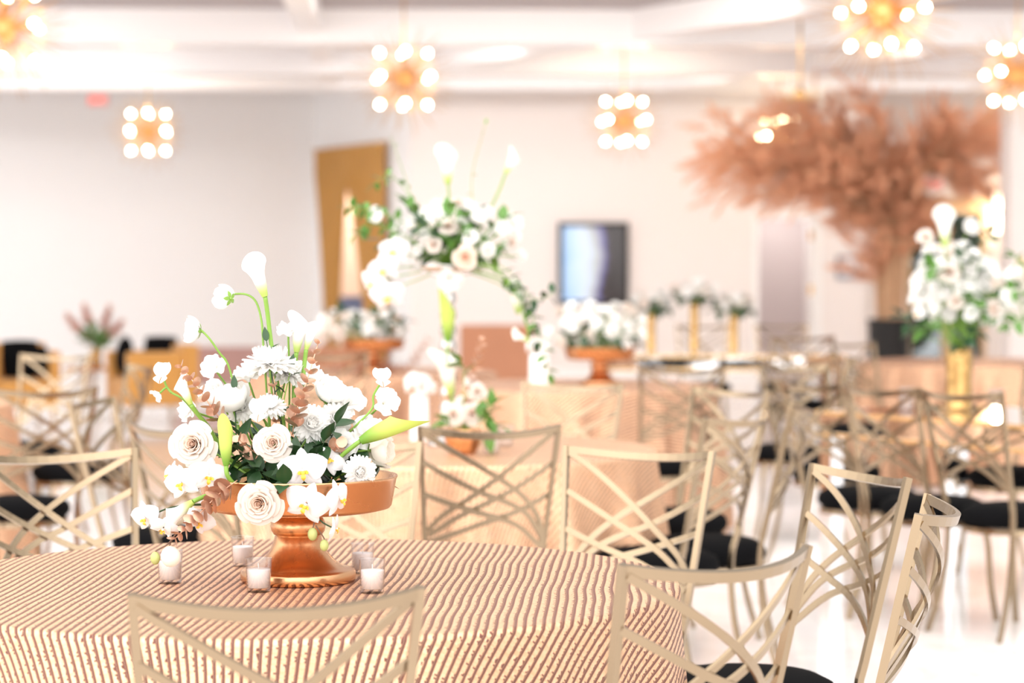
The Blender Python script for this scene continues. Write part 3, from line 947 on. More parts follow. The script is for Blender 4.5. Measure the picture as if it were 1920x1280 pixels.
Y0 = T1.y
def Q(px, py, dy=0.0): return P(px, py, Y0 + dy)
LAB = {}
def main_flower(kind, px, py, dy, R, face, label, cat, **kw):
    if 'path' in kw and kw['path'] is not None:
        kw['path'] = [Q(*p) if len(p) == 3 else p for p in kw['path']]
    elif 'to' not in kw:
        kw['to'] = BC + Vector((random.uniform(-.05, .05), random.uniform(-.05, .05), 0))
    return flower(kind, Q(px, py, dy), R, FV(*face), label, cat, **kw)

# roses
main_flower('rose', 364, 833, -.10, .050, (-.12, .12, 1), 'large cream rose facing us at the left of the copper bowl bouquet', 'rose', variant=0)
main_flower('rose', 512, 830, -.14, .041, (.02, .10, 1), 'cream rose with blush heart in the middle of the bouquet', 'rose', variant=1)
main_flower('rose', 487, 942, -.21, .049, (-.05, -.02, 1), 'cream rose hanging over the copper bowl rim', 'rose', variant=2)
main_flower('ranunculus', 428, 738, -.02, .044, (-.25, .95, .25), 'white rose seen from the side above the left copper sprig', 'rose', variant=0, name='rose', sepals=False)
main_flower('ranunculus', 625, 728, .00, .038, (.45, .85, .35), 'white ranunculus tilted to the right of the copper sprig, green sepals below', 'ranunculus', sepals=True, variant=1)
main_flower('cream', 722, 842, -.04, .038, (.92, .05, .25), 'pale translucent bloom at the far right seen from its green calyx', 'ranunculus', sepals=True, name='ranunculus')
main_flower('cream', 598, 815, .02, .034, (.2, .3, .9), 'cream bloom half shaded behind the middle rose', 'ranunculus', name='ranunculus')
# nodding ranunculus on curved stems
main_flower('ranunculus', 354, 618, -.02, .028, (-.98, .12, .05), 'white ranunculus on an arched stem at the upper left, seen from the side', 'ranunculus', sepals=True, path=[(375, 617, -.02), (392, 634, -.02), (412, 662, -.01), (428, 685, 0), (450, 760, 0), (500, 880, 0)], variant=0)
main_flower('ranunculus', 418, 557, -.02, .026, (-.75, .1, -.65), 'nodding white ranunculus seen from behind below the tall calla', 'ranunculus', sepals=True, path=[(436, 552, .0), (462, 552, .0), (480, 566, 0), (490, 600, 0), (494, 650, 0), (510, 880, 0)], variant=1)
# sweet peas and ruffled whites
main_flower('sweet_pea', 305, 705, -.03, .020, (-.25, .25, .9), 'white sweet pea bloom at the far left edge of the bouquet, upper of two', 'sweet pea', path=[(312, 724, -.02), (322, 736, -.02), (345, 750, -.02), (380, 790, 0), (470, 890, 0)])
main_flower('sweet_pea', 299, 737, -.03, .016, (-.5, -.5, .7), 'small white sweet pea petal hanging at the far left, lower of two', 'sweet pea', roll=2.0, path=[(312, 727, -.02), (322, 737, -.02)])
main_flower('lisianthus', 398, 686, .0, .026, (-.3, .5, .8), 'ruffled white bloom beside the arched stem on the left', 'lisianthus')
main_flower('sweet_pea', 716, 714, -.04, .020, (.2, .4, .8), 'upright white sweet pea at the upper right of the bouquet', 'sweet pea', path=[(700, 742, -.03), (698, 765, -.03), (665, 800, -.03), (600, 860, 0)])
main_flower('lisianthus', 724, 752, -.02, .030, (.5, .4, .75), 'ruffled white bloom above the green calla at right', 'lisianthus', variant=1)
main_flower('lisianthus', 350, 768, .02, .024, (-.7, .2, .6), 'small ruffled white bloom tucked behind the left calla', 'lisianthus')
main_flower('lisianthus', 463, 702, .02, .032, (-.2, .9, .3), 'ruffled white bloom under the big chrysanthemum at left', 'lisianthus', variant=1)
main_flower('lisianthus', 572, 700, .03, .038, (.3, .8, .4), 'ruffled white bloom under the big chrysanthemum at right', 'lisianthus')
main_flower('sweet_pea', 486, 775, -.10, .021, (-.1, .2, .95), 'white sweet pea before the dark leaves above the middle rose', 'sweet pea', variant=1)
main_flower('lisianthus', 540, 618, .03, .026, (.0, .9, .4), 'small ruffled white bloom beside the pale lily buds', 'lisianthus')
main_flower('lisianthus', 690, 810, -.02, .036, (.3, .3, .9), 'ruffled white bloom just under the green calla', 'lisianthus')
main_flower('lisianthus', 655, 752, .02, .034, (.3, .5, .7), 'ruffled white bloom right of the tilted ranunculus', 'lisianthus', variant=1)
main_flower('lisianthus', 640, 832, -.05, .032, (.2, .3, .9), 'ruffled white bloom crossed by the green calla stem', 'lisianthus')
main_flower('ranunculus', 395, 735, .04, .030, (-.4, .6, .6), 'white ranunculus half hidden behind the upper left copper sprig', 'ranunculus', variant=1)
# chrysanthemums
main_flower('mum', 505, 672, -.02, .060, (.0, .98, .12), 'big white chrysanthemum crowning the bouquet, seen from the side', 'chrysanthemum', variant=0)
main_flower('mum', 540, 692, .02, .05, (.3, .9, .2), 'white chrysanthemum right of the big crowning one', 'chrysanthemum', variant=1)
main_flower('mum', 506, 757, -.06, .036, (.1, .85, .45), 'white chrysanthemum above the middle rose', 'chrysanthemum', variant=1)
main_flower('mum', 586, 792, -.06, .042, (.30, .25, .9), 'white chrysanthemum right of the copper sprig in the middle', 'chrysanthemum')
main_flower('mum', 632, 782, -.02, .036, (.35, .35, .85), 'white chrysanthemum below the tilted ranunculus', 'chrysanthemum', variant=1)
main_flower('mum', 676, 884, -.13, .034, (.25, .0, .95), 'round white chrysanthemum resting on the right bowl rim', 'chrysanthemum')
main_flower('mum', 452, 762, .0, .034, (-.2, .5, .8), 'white chrysanthemum half hidden behind the pale side rose', 'chrysanthemum')
# callas
def calla(kind, bx, by, tx, ty, dy, label, path, roll=0.0, dd=0.0, fat=1.0):
    a, b = Q(bx, by, dy), Q(tx, ty, dy + dd)
    d = b - a
    return flower(kind, a, d.length, d, label, 'calla lily', path=[Q(*p) for p in path], stem_r=.0045, roll=roll)
calla('calla', 497, 556, 472, 482, -.02, 'tall white calla lily standing highest above the bouquet', [(502, 590, -.01), (508, 640, 0), (520, 720, 0), (532, 800, 0), (530, 900, 0)], roll=1.57)
calla('calla_green', 676, 826, 772, 783, -.10, 'green backed calla lily pointing right', [(650, 846, -.09), (620, 872, -.07), (590, 900, -.03)], roll=3.0)
calla('calla', 358, 758, 334, 706, -.06, 'white calla lily leaning left beside the copper sprig', [(372, 778, -.05), (390, 800, -.04), (430, 860, -.02), (500, 900, 0)], roll=.6)
calla('calla_green', 424, 872, 422, 796, -.16, 'green backed calla lily on a bent stem between the two roses', [(426, 890, -.16), (438, 906, -.15), (458, 912, -.13), (490, 915, -.06)], roll=3.0, dd=.0)
calla('calla', 362, 940, 306, 984, -.17, 'white calla lily with green base drooping at the lower left', [(385, 930, -.15), (420, 920, -.10), (470, 920, -.03)], roll=2.6)
calla('calla', 574, 655, 588, 606, .03, 'right half-open lily bud at the top right of the bouquet', [(570, 690, .03), (560, 800, .0)], roll=2.0)
calla('calla', 556, 660, 562, 592, .03, 'left half-open lily bud at the top right of the bouquet', [(552, 700, .03), (550, 800, .0)], roll=.8)
# orchids
def orchid(px, py, dy, R, face, label, roll=0.0, **kw):
    return main_flower('orchid', px, py, dy, R, face, label, 'orchid', roll=roll, stem_r=.0016, stem_mat='stem_dark', **kw)
orchid(568, 882, -.17, .050, (.05, .12, 1), 'white orchid with yellow lip right below the middle rose', roll=.1)
orchid(574, 945, -.22, .047, (-.15, -.08, 1), 'white orchid facing us on the front rim of the copper bowl', roll=-.35)
orchid(636, 935, -.20, .042, (.90, .0, .42), 'white orchid in profile at the right of the bowl front', roll=.2)
orchid(628, 990, -.20, .030, (.95, -.2, .1), 'small white orchid hanging below the bowl rim', roll=.6, path=[(615, 985, -.19), (600, 975, -.18), (585, 955, -.15)])
orchid(620, 862, -.10, .034, (.3, .5, .8), 'white orchid behind the green calla stem', roll=-.7)
orchid(340, 905, -.14, .040, (-.35, .05, .9), 'white orchid under the large left rose', roll=.3)
orchid(392, 893, -.14, .042, (.25, .1, .95), 'white orchid right of the left rose underside', roll=-.2)
orchid(318, 890, -.10, .032, (-.8, .2, .5), 'small white orchid in profile at the left of the bouquet', roll=.1)
orchid(272, 970, -.16, .036, (-.45, -.25, .85), 'leftmost drooping white orchid near the table', roll=.25)
orchid(306, 990, -.18, .032, (-.1, -.6, .75), 'lowest drooping white orchid above the left votive', roll=-.5)
orchid(375, 978, -.18, .034, (.3, -.35, .85), 'white orchid behind the lower copper sprig', roll=-.6)
# gilded eucalyptus
eucalyptus([Q(425, 800, -.06), Q(398, 765, -.07), Q(370, 725, -.07), Q(340, 688, -.06)], 'copper eucalyptus sprig rising at the upper left of the bouquet', None, 9, .0165, .008, 1)
eucalyptus([Q(548, 815, -.08), Q(556, 770, -.09), Q(575, 715, -.08), Q(596, 645, -.06)], 'copper eucalyptus sprig rising at the right of the crowning chrysanthemum', None, 11, .018, .006, 2)
eucalyptus([Q(445, 900, -.17), Q(412, 925, -.19), Q(372, 965, -.20), Q(330, 1008, -.20)], 'copper eucalyptus sprig trailing down over the bowl at lower left', None, 13, .0165, .009, 3)
eucalyptus([Q(520, 880, -.03), Q(480, 850, -.10), Q(450, 825, -.12)], 'short copper eucalyptus sprig beside the green bent calla', None, 6, .015, .010, 4)
eucalyptus([Q(600, 880, -.02), Q(620, 850, -.06), Q(632, 835, -.08)], 'short copper eucalyptus sprig behind the right calla stem', None, 5, .015, .010, 5)
eucalyptus([Q(515, 860, .0), Q(518, 800, -.03), Q(512, 725, -.04)], 'thin copper eucalyptus sprig under the crowning chrysanthemum', None, 7, .010, .007, 6)
# buds
def bud(px, py, dy, r, to, label, matn='bud', sz=(1, 1, 1.35)):
    p = Q(px, py, dy)
    o = empty('orchid_bud', p, label, 'orchid bud', None)
    MB().ball((0, 0, 0), r, 12, sz).build('bud', M[matn], o)
    MB().tube(smooth_path([(0, 0, r*1.2)] + [Q(*t) - p for t in to], 5), .0014, 6).build('stem', M['twig'], o)
bud(586, 1001, -.19, .0095, [(588, 985, -.19), (592, 965, -.18)], 'upper green orchid bud hanging under the bowl')
bud(608, 1022, -.19, .0085, [(606, 1006, -.19), (592, 985, -.19)], 'lower green orchid bud hanging under the bowl')
bud(291, 1046, -.18, .0095, [(296, 1030, -.18), (314, 1020, -.18), (330, 1000, -.18)], 'small green bud hanging at the left over the table')
bud(320, 1043, -.19, .0195, [(318, 1020, -.18), (330, 1000, -.18)], 'large pale bud hanging over the left votive', 'cream_petal', (1, 1, 1.05))
# dark leaves that fill the bowl
rr = random.Random(12)
for i in range(22):
    a = -PI + i * 2 * PI / 22 + rr.uniform(-.12, .12)
    el = rr.uniform(.25, 1.25)
    d = Vector((math.cos(a) * math.cos(el), math.sin(a) * math.cos(el), math.sin(el)))
    l = rr.uniform(.10, .17)
    b = BC + Vector((math.cos(a) * .05, math.sin(a) * .05, -.01))
    sprig('ruscus_sprig', [b, b + d * l * .5 + Vector((0, 0, .02)), b + d * l], 'dark green leafy sprig packed among the blooms of the copper bowl', 'leaf sprig', 'dark leaf sprigs in the copper bowl', 9, .055, .014, 'green', 'stem_dark', i, .75, .0018, .1)
for i, (x, y, x2, y2) in enumerate(((520, 760, 500, 640), (530, 790, 545, 690), (455, 860, 440, 730), (610, 860, 680, 790))):
    p = Q(x2, y2, -.01)
    sprig('ruscus_sprig', [BC, Q(x, y, -.02), p], ['thin dark stem under the crowning chrysanthemum', 'thin green shoot right of the upright stems', 'thin dark stem before the pale side rose', 'thin green stem crossing to the upper right sweet pea'][i], 'leaf sprig', None, 3, .03, .007, 'green', 'stem_dark' if i != 1 else 'stem', 40+i, .6, .0025, .5)

# ------------------------------------------------------------------ votives
VM = {}
def votive_meshes():
    VM['glass'] = MB().lathe([(.001, 0), (.0205, 0), (.0215, .002), (.0245, .0615), (.0250, .063), (.0240, .0635), (.0232, .061), (.0203, .008), (.001, .007)], 32).mesh('votive_glass', M['glass'])
    VM['wax'] = MB().lathe([(.001, .0085), (.0196, .0085), (.0216, .041), (.0214, .0425), (.001, .0415)], 32).mesh('votive_wax', M['wax'])
    VM['wick'] = MB().tube([(0, 0, .0413), (.0005, 0, .048), (.0012, 0, .053)], .0008, 6).mesh('votive_wick', M['wick'])
votive_meshes()
def votive(x, y, z, label, k=1.0, group='white votive candles in clear glass'):
    o = empty('votive_candle', (x, y, z), label, 'votive candle', group, random.uniform(0, 6), k)
    child('glass_cup', VM['glass'], o); cn = child('candle', VM['wax'], o); child('wick', VM['wick'], cn)
def on_plane(px, py, z):
    a = P(px, py, 1.0) - Vector((0, 0, CAMZ)); k = (z - CAMZ) / a.z
    return Vector((0, 0, CAMZ)) + a * k
for px, py, lb in ((319, 1093, 'white votive candle at the left, under the drooping bud'), (455, 1061, 'white votive candle behind the left side of the copper foot'),
                   (485, 1109, 'white votive candle in front of the copper foot'), (680, 1074, 'rear one of the two votives right of the copper foot'),
                   (698, 1111, 'front one of the two votives right of the copper foot')):
    p = on_plane(px, py, ZT)
    votive(p.x, p.y, ZT, lb, 1.04 if py > 1080 else 0.98)
for i, (px, py) in enumerate(((922, 852), (948, 838))):
    p = on_plane(px, py, ZT); votive(p.x, p.y, ZT, ['blurred white votive right of the copper pot on the second table', 'farther blurred white votive on the second table'][i], 1.2)

# ------------------------------------------------------------------ second table: tall stand, copper pot, pillar
def tall_stand(x, y, z, label):
    o = empty('tall_stand', (x, y, z), label, 'flower stand')
    MB().lathe([(.001, 0), (.075, 0), (.078, .008), (.06, .018), (.03, .03), (.022, .05)], 32).build('foot', M['silver'], o)
    prof = []
    for i in range(60):
        zz = .045 + i * .0092
        prof.append((.020 + .009 * abs(math.sin(i * PI / 6)), zz))
    MB().lathe(prof, 24).build('column', M['silver'], o)
    MB().lathe([(.022, .585), (.05, .592), (.10, .605), (.135, .622), (.138, .630), (.13, .630), (.09, .615), (.001, .610)], 40).build('dish', M['silver'], o)
YS = 8.42
SX = P(840, 500, YS).x
tall_stand(SX, YS, ZT, 'tall mirrored silver flower stand on the second table')
SB = Vector((SX, YS, ZT + .63))

def bouquet(center, dims, kinds, stem_to, seed, scale, labels, groupname, front=True, Rr=(.022, .040), push=1.0):
    """blooms spread over an ellipsoid, each a flower of its own facing outward, its stem down to the vessel"""
    rr = random.Random(seed)
    n = sum(k for _, k in kinds)
    lst = [k for k, c in kinds for _ in range(c)]
    rr.shuffle(lst)
    for i, k in enumerate(lst):
        zf = 1 - 1.35 * (i + .5) / n
        a = i * 2.39996
        rad = math.sqrt(max(0, 1 - zf * zf))
        d = Vector((rad * math.cos(a), rad * math.sin(a), zf))
        q = rr.uniform(.72, 1.05)
        p = Vector(center) + Vector((d.x * dims[0], d.y * dims[1], d.z * dims[2])) * q
        face = (d + Vector((0, -.35, .25)))
        R = rr.uniform(*Rr) * scale
        lab, cat = labels[k]
        flower(k, p, R, face, lab, cat, groupname + ': ' + cat, rr.uniform(-.5, .5), to=stem_to, variant=i, stem_r=.002)

bouquet(P(855, 455, YS), (.235, .20, .150), [('rose', 6), ('lisianthus', 12), ('ranunculus', 12), ('mum', 6)], SB, 3, 1.0,
        {'rose': ('cream rose in the tall arrangement on the silver stand', 'rose'), 'lisianthus': ('ruffled white bloom in the tall arrangement on the silver stand', 'lisianthus'),
         'ranunculus': ('round white ranunculus in the tall arrangement on the silver stand', 'ranunculus'), 'mum': ('white chrysanthemum in the tall arrangement on the silver stand', 'chrysanthemum')}, 'tall arrangement')
def tf(kind, px, py, dy, R, face, label, cat, to=SB, Y=YS, **kw):
    return flower(kind, P(px, py, Y + dy), R, FV(*face), label, cat, to=to, **kw)
tf('peach_rose', 872, 482, -.20, .048, (.05, 0, 1), 'pale peach rose at the centre of the tall arrangement', 'rose')
tf('orchid', 738, 470, -.12, .060, (-.3, .1, 1), 'upper white orchid cascading left of the tall arrangement', 'orchid')
tf('orchid', 718, 505, -.14, .062, (-.4, -.1, 1), 'middle white orchid cascading left of the tall arrangement', 'orchid', roll=.3)
tf('orchid', 698, 530, -.14, .055, (-.6, -.2, .8), 'outer white orchid cascading left of the tall arrangement', 'orchid', roll=-.3)
tf('orchid', 726, 555, -.16, .065, (-.1, -.3, 1), 'lowest white orchid cascading left of the tall arrangement', 'orchid', roll=.2)
tf('ranunculus', 702, 402, -.10, .034, (-.4, .5, .8), 'round white bloom at the upper left of the tall arrangement', 'ranunculus')
tf('ranunculus', 866, 418, -.18, .022, (0, .1, 1), 'small white ball bloom above the peach rose, upper one', 'ranunculus')
tf('ranunculus', 880, 448, -.20, .024, (.1, 0, 1), 'small white ball bloom above the peach rose, lower one', 'ranunculus')
tf('lisianthus', 842, 524, -.14, .045, (0, -.4, 1), 'ruffled white bloom hanging over the silver dish', 'lisianthus')
def tcalla(kind, bx, by, tx, ty, label, Y, dy, path, roll=0.0):
    a, b = P(bx, by, Y + dy), P(tx, ty, Y + dy)
    flower(kind, a, (b - a).length, b - a, label, 'calla lily', path=path, stem_r=.004, roll=roll)
tcalla('calla', 840, 345, 836, 278, 'tall white calla lily rising over the tall arrangement, left one', YS, 0, [P(842, 380, YS), SB], roll=2.8)
tcalla('calla', 948, 325, 968, 285, 'tall white calla lily rising over the tall arrangement, right one', YS, 0, [P(930, 370, YS), P(880, 460, YS), SB], roll=.4)
tcalla('calla', 972, 588, 964, 530, 'white calla lily hanging at the right of the tall arrangement', YS, -.1, [P(960, 540, YS - .1), P(920, 500, YS - .1), SB], roll=0)
tcalla('calla', 992, 640, 962, 624, 'white calla lily hanging lowest at the right of the tall arrangement', YS, -.1, [P(985, 600, YS-.1), P(950, 530, YS - .1), SB], roll=1)
gs = 'leafy sprigs of the tall arrangement'
for i, (pts, lb, n, lm) in enumerate((
    ([SB, P(760, 420, YS-.05), P(700, 395, YS-.08), P(655, 388, YS-.1)], 'green leafy sprig reaching left over the curtain', 16, 'green_mid'),
    ([SB, P(750, 440, YS-.05), P(690, 420, YS-.08), P(668, 440, YS-.1)], 'green leafy sprig bending down at the left of the tall arrangement', 14, 'green_mid'),
    ([SB, P(790, 400, YS), P(735, 330, YS), P(702, 345, YS)], 'green leafy tip above the left round bloom', 8, 'green_mid'),
    ([SB, P(930, 510, YS-.1), P(990, 560, YS-.1), P(1005, 640, YS-.1)], 'green trailing sprig at the right of the tall arrangement', 22, 'green'),
    ([SB, P(950, 540, YS-.1), P(1000, 600, YS-.1), P(1030, 700, YS-.1)], 'longest green trailing sprig right of the silver stand', 16, 'green_mid'),
    ([SB, P(940, 500, YS-.1), P(1000, 560, YS-.1), P(1040, 548, YS-.1)], 'short green sprig pointing at the screen', 9, 'green'),
    ([SB, P(885, 420, YS-.05), P(885, 330, YS), P(910, 232, YS)], 'slender pale green grass blade rising over the tall arrangement', 5, 'stem'),
    ([SB, P(790, 430, YS-.05), P(762, 340, YS), P(735, 262, YS)], 'slender green flower spike left of the tall calla', 6, 'stem'),
)):
    sprig('leaf_sprig', pts, lb, 'leaf sprig', None, n, .045 if i < 6 else .02, .012 if i < 6 else .005, lm, 'stem', 60 + i, .8, .002, .35)
rr = random.Random(5)
for i in range(11):
    a = i * 2.4; e = rr.uniform(-.2, 1.0)
    d = Vector((math.cos(a) * math.cos(e), math.sin(a) * math.cos(e) - .2, math.sin(e) * .8))
    sprig('leaf_sprig', [SB, SB + d * .10 + Vector((0, 0, .05)), SB + d * rr.uniform(.17, .26) + Vector((0, 0, .06))], 'dark green leaf sprig among the blooms on the silver stand', 'leaf sprig', 'leaf sprigs on the silver stand', 9, .07, .02, 'green' if i % 2 else 'green_mid', 'stem', 80 + i, .7, .002, .2)
# green callas wound around the column
tcalla('calla_green', 840, 640, 838, 560, 'white and green calla lily wound up the silver column, upper one', YS, -.05, [P(838, 680, YS-.06), P(850, 760, YS-.06), P(856, 820, YS-.1)], roll=2)
tcalla('calla', 846, 740, 830, 660, 'white and green calla lily wound up the silver column, lower one', YS, -.07, [P(852, 780, YS-.08), P(858, 830, YS-.12)], roll=1)
# copper pot with low roses
pp = on_plane(868, 850, ZT)
o = empty('copper_pot', (pp.x, pp.y, ZT), 'faceted copper pot of white roses at the foot of the silver stand', 'flower pot')
MB().lathe([(.001, 0), (.040, 0), (.050, .012), (.062, .045), (.066, .075), (.062, .082), (.056, .078), (.001, .07)], 12).build('body', M['copper'], o, False)
PB = Vector((pp.x, pp.y, ZT + .075))
for i, (px, py, R, k, lb) in enumerate(((850, 778, .042, 'rose', 'white rose at the left of the copper pot'), (885, 776, .046, 'rose', 'white rose at the right of the copper pot'),
        (895, 735, .034, 'rose', 'upper white rose above the copper pot'), (882, 720, .028, 'lisianthus', 'ruffled white bloom highest above the copper pot'), (868, 760, .034, 'lisianthus', 'ruffled white bloom between the copper pot roses'))):
    flower(k, P(px, py, pp.y - .05 + .02 * i), R, FV(.05 * (i - 1), .3, 1), lb, 'rose' if k == 'rose' else 'lisianthus', to=PB, variant=i)
for i, (a, b) in enumerate((((905, 790), (935, 800)), ((900, 780), (925, 758)), ((905, 770), (915, 812)), ((850, 790), (818, 800)), ((870, 700), (862, 680)))):
    sprig('leaf_sprig', [PB, P(a[0], a[1], pp.y - .06), P(b[0], b[1], pp.y - .08)], ['long green leaf pointing right beside the copper pot', 'green leaf rising right of the copper pot', 'green leaf drooping right of the copper pot', 'green leaf at the left of the copper pot', 'green leaf standing above the copper pot'][i], 'leaf sprig', None, 4, .07, .018, 'green_mid', 'stem', 110 + i, .5, .002, .4)
eucalyptus([PB, P(890, 700, pp.y), P(905, 640, pp.y)], 'copper eucalyptus sprig above the copper pot', None, 10, .018, .010, 21)
# white pillar vases with hydrangea heads
def pillar_vase(px, pyb, Y, h, r, label, flab):
    b = P(px, pyb, Y); z = ZT
    o = empty('pillar_vase', (b.x, Y, z), label, 'vase')
    MB().lathe([(.001, 0), (r, 0), (r*1.03, .01), (r, h * .5), (r*.95, h), (r*.85, h), (r*.85, h*.9), (.001, h*.9)], 28).build('body', M['white_gloss'], o)
    for i in range(5):
        a = i * 1.26
        flower('lisianthus', Vector((b.x + math.cos(a) * r * .9, Y + math.sin(a) * r * .9, z + h + .03 + .02 * (i % 2))), .036, Vector((math.cos(a), math.sin(a) - .4, .8)), flab, 'lisianthus', flab + ' group', to=Vector((b.x, Y, z + h * .93)), variant=i)
pillar_vase(787, 830, 8.62, .17, .034, 'white pillar vase on the second table left of the silver stand', 'ruffled white bloom on the pillar vase left of the silver stand')
pillar_vase(1012, 720, 12.72, .17, .055, 'white pillar vase on the third table left of its pedestal bowl', 'ruffled white bloom on the pillar vase of the third table')

# third table and the table behind: copper pedestal bowls with white flowers
def low_arr(px, Y, k, label, lab, seed, dims, cz, ctr=(0, 0)):
    x = P(px, 600, Y).x
    compote(x, Y, ZT, label, k)
    b = Vector((x, Y, ZT + .17 * k))
    bouquet(b + Vector((ctr[0], 0, cz)), dims, [('rose', 8), ('lisianthus', 14), ('mum', 9), ('ranunculus', 5)], b, seed, 1.25,
        {'rose': ('cream rose ' + lab, 'rose'), 'lisianthus': ('ruffled white bloom ' + lab, 'lisianthus'), 'mum': ('white chrysanthemum ' + lab, 'chrysanthemum'), 'ranunculus': ('round white ranunculus ' + lab, 'ranunculus')}, lab)
    rr = random.Random(seed)
    for i in range(5):
        a = i * 1.25 + .3
        d = Vector((math.cos(a), math.sin(a) - .5, .35 + rr.uniform(0, .6)))
        sprig('leaf_sprig', [b, b + d * .1 + Vector((0, 0, .05)), b + d * rr.uniform(.18, .26)], 'green leaf sprig ' + lab, 'leaf sprig', 'leaf sprigs ' + lab, 7, .09, .028, 'green', 'stem', seed * 20 + i, .7, .002, .2)
    return b
low_arr(1125, 12.75, .95, 'copper pedestal bowl on the third table below the screen', 'in the pedestal bowl on the third table', 31, (.28, .20, .17), .11)
low_arr(700, 14.3, .95, 'copper pedestal bowl on the far table behind the white blooms at left', 'in the far left pedestal bowl', 37, (.30, .20, .13), .09, (-.08, 0))
for i, (px, py, x2, y2) in enumerate(((760, 690, 800, 640), (640, 690, 600, 640), (720, 690, 740, 600))):
    eucalyptus([P(700, 680, 14.25), P(px, py, 14.2), P(x2, y2, 14.2)], ['copper eucalyptus sprig leaning right from the far left pedestal bowl', 'copper eucalyptus sprig leaning left from the far left pedestal bowl', 'copper eucalyptus sprig upright in the far left pedestal bowl'][i], None, 9, .026, .018, 50 + i)
for i, (px, py) in enumerate(((1205, 720), (1235, 712), (1262, 722))):
    p = on_plane(px, py, ZT); votive(p.x, p.y, ZT, ['left blurred votive on the third table', 'middle blurred votive on the third table', 'right blurred votive on the third table'][i], 1.3)

# ------------------------------------------------------------------ mirrored tables
def mirror_table(x, y, ang, L, Wd, label, vis=''):
    """corner at (x, y); length along ang, depth to the left of that direction"""
    o = empty('mirrored_table', (x, y, 0), label, 'table', None, ang)
    MB().box((0.006, 0.006, .655), (L - .006, Wd - .006, .748)).build('apron', M['mirror'], o, False)
    MB().box((0, 0, .748), (L, Wd, .762)).build('tabletop', M['mirror'], o, False)
    g = MB()
    for z in (.650, .745):
        g.box((-.006, -.006, z), (L + .006, .006, z + .016)); g.box((-.006, Wd - .006, z), (L + .006, Wd + .006, z + .016))
        g.box((-.006, .006, z), (.006, Wd - .006, z + .016)); g.box((L - .006, .006, z), (L + .006, Wd - .006, z + .016))
    g.build('gold_edging', M['brass'], o, False)['label'] = 'gold edging of the mirrored table'
    for a, b in ((.01, .01), (L - .08, .01), (.01, Wd - .08), (L - .08, Wd - .08)):
        MB().box((a, b, 0), (a + .07, b + .07, .655)).build('leg', M['mirror'], o, False)
    return o
mirror_table(1.34, 10.6, math.atan2(-.82, .57), 2.4, .86, 'long mirrored table with gold edging at the right')
mirror_table(.62, 17.2, 0.0, 1.75, .85, 'far mirrored table holding three slim gold vases')

def gold_vase(x, y, z, h, r, label, wide=1.25):
    o = empty('gold_vase', (x, y, z), label, 'vase')
    MB().lathe([(.001, 0), (r*.92, 0), (r, .01), (r*.93, h*.5), (r, h*.85), (r*wide*.88, h), (r*wide*.82, h), (r*.9, h*.8), (.001, h*.7)], 28).build('body', M['hammered'], o)
    return Vector((x, y, z + h * .95))
# hammered vase with its tall arrangement
YV = 10.55
VB = gold_vase(P(1798, 700, YV).x, YV, ZT, .27, .062, 'hammered gold vase on the near mirrored table', 1.1)
lr = 'in the tall arrangement of the hammered gold vase'
bouquet(P(1795, 560, YV), (.20, .18, .27), [('rose', 10), ('lisianthus', 22), ('ranunculus', 10), ('mum', 12), ('orchid', 10)], VB, 44, 1.35,
    {'rose': ('cream rose ' + lr, 'rose'), 'lisianthus': ('ruffled white bloom ' + lr, 'lisianthus'), 'ranunculus': ('round white ranunculus ' + lr, 'ranunculus'), 'mum': ('white chrysanthemum ' + lr, 'chrysanthemum'), 'orchid': ('white orchid ' + lr, 'orchid')}, 'hammered vase')
tcalla('calla', 1772, 462, 1770, 392, 'large bright calla lily topping the hammered vase arrangement', YV, -.1, [P(1780, 540, YV), VB], roll=2.9)
flower('ranunculus', P(1822, 425, YV), .040, FV(.2, .3, .9), 'white round bloom topping the hammered vase arrangement at right', 'ranunculus', to=VB)
flower('rose', P(1735, 445, YV), .040, FV(-.2, .3, .9), 'cream rose at the upper left of the hammered vase arrangement', 'rose', to=VB)
for i, (a, b) in enumerate((((1720, 620), (1690, 590)), ((1760, 600), (1730, 620)), ((1800, 640), (1830, 620)), ((1850, 560), (1880, 600)), ((1840, 480), (1855, 440)), ((1760, 520), (1740, 500)), ((1870, 530), (1915, 560)), ((1820, 560), (1840, 585)), ((1800, 500), (1812, 470)))):
    sprig('leaf_sprig', [VB, P(a[0], a[1], YV - .15), P(b[0], b[1], YV - .2)], 'green leaf sprig ' + lr, 'leaf sprig', 'leaf sprigs of the hammered vase', 8, .07, .022, 'green_mid' if i % 2 else 'green', 'stem', 140 + i, .7, .002, .35)
# a second arrangement cut by the right edge
VB2 = gold_vase(P(1962, 700, 10.1).x, 10.1, ZT, .27, .062, 'gold vase beyond the right edge on the near mirrored table', 1.1)
le = 'in the arrangement cut by the right edge'
bouquet(P(1945, 555, 10.1), (.17, .15, .17), [('lisianthus', 10), ('rose', 5), ('peach_rose', 3)], VB2, 47, 1.2,
    {'rose': ('cream rose ' + le, 'rose'), 'lisianthus': ('ruffled white bloom ' + le, 'lisianthus'), 'peach_rose': ('pale peach rose ' + le, 'rose')}, 'edge arrangement')
for i, (a, b) in enumerate((((1930, 560), (1885, 540)), ((1930, 520), (1900, 480)), ((1930, 600), (1890, 610)))):
    sprig('leaf_sprig', [VB2, P(a[0], a[1], 10.0), P(b[0], b[1], 9.95)], 'green leaf sprig ' + le, 'leaf sprig', 'leaf sprigs at the right edge', 8, .06, .018, 'green_mid', 'stem', 160 + i, .7, .002, .35)
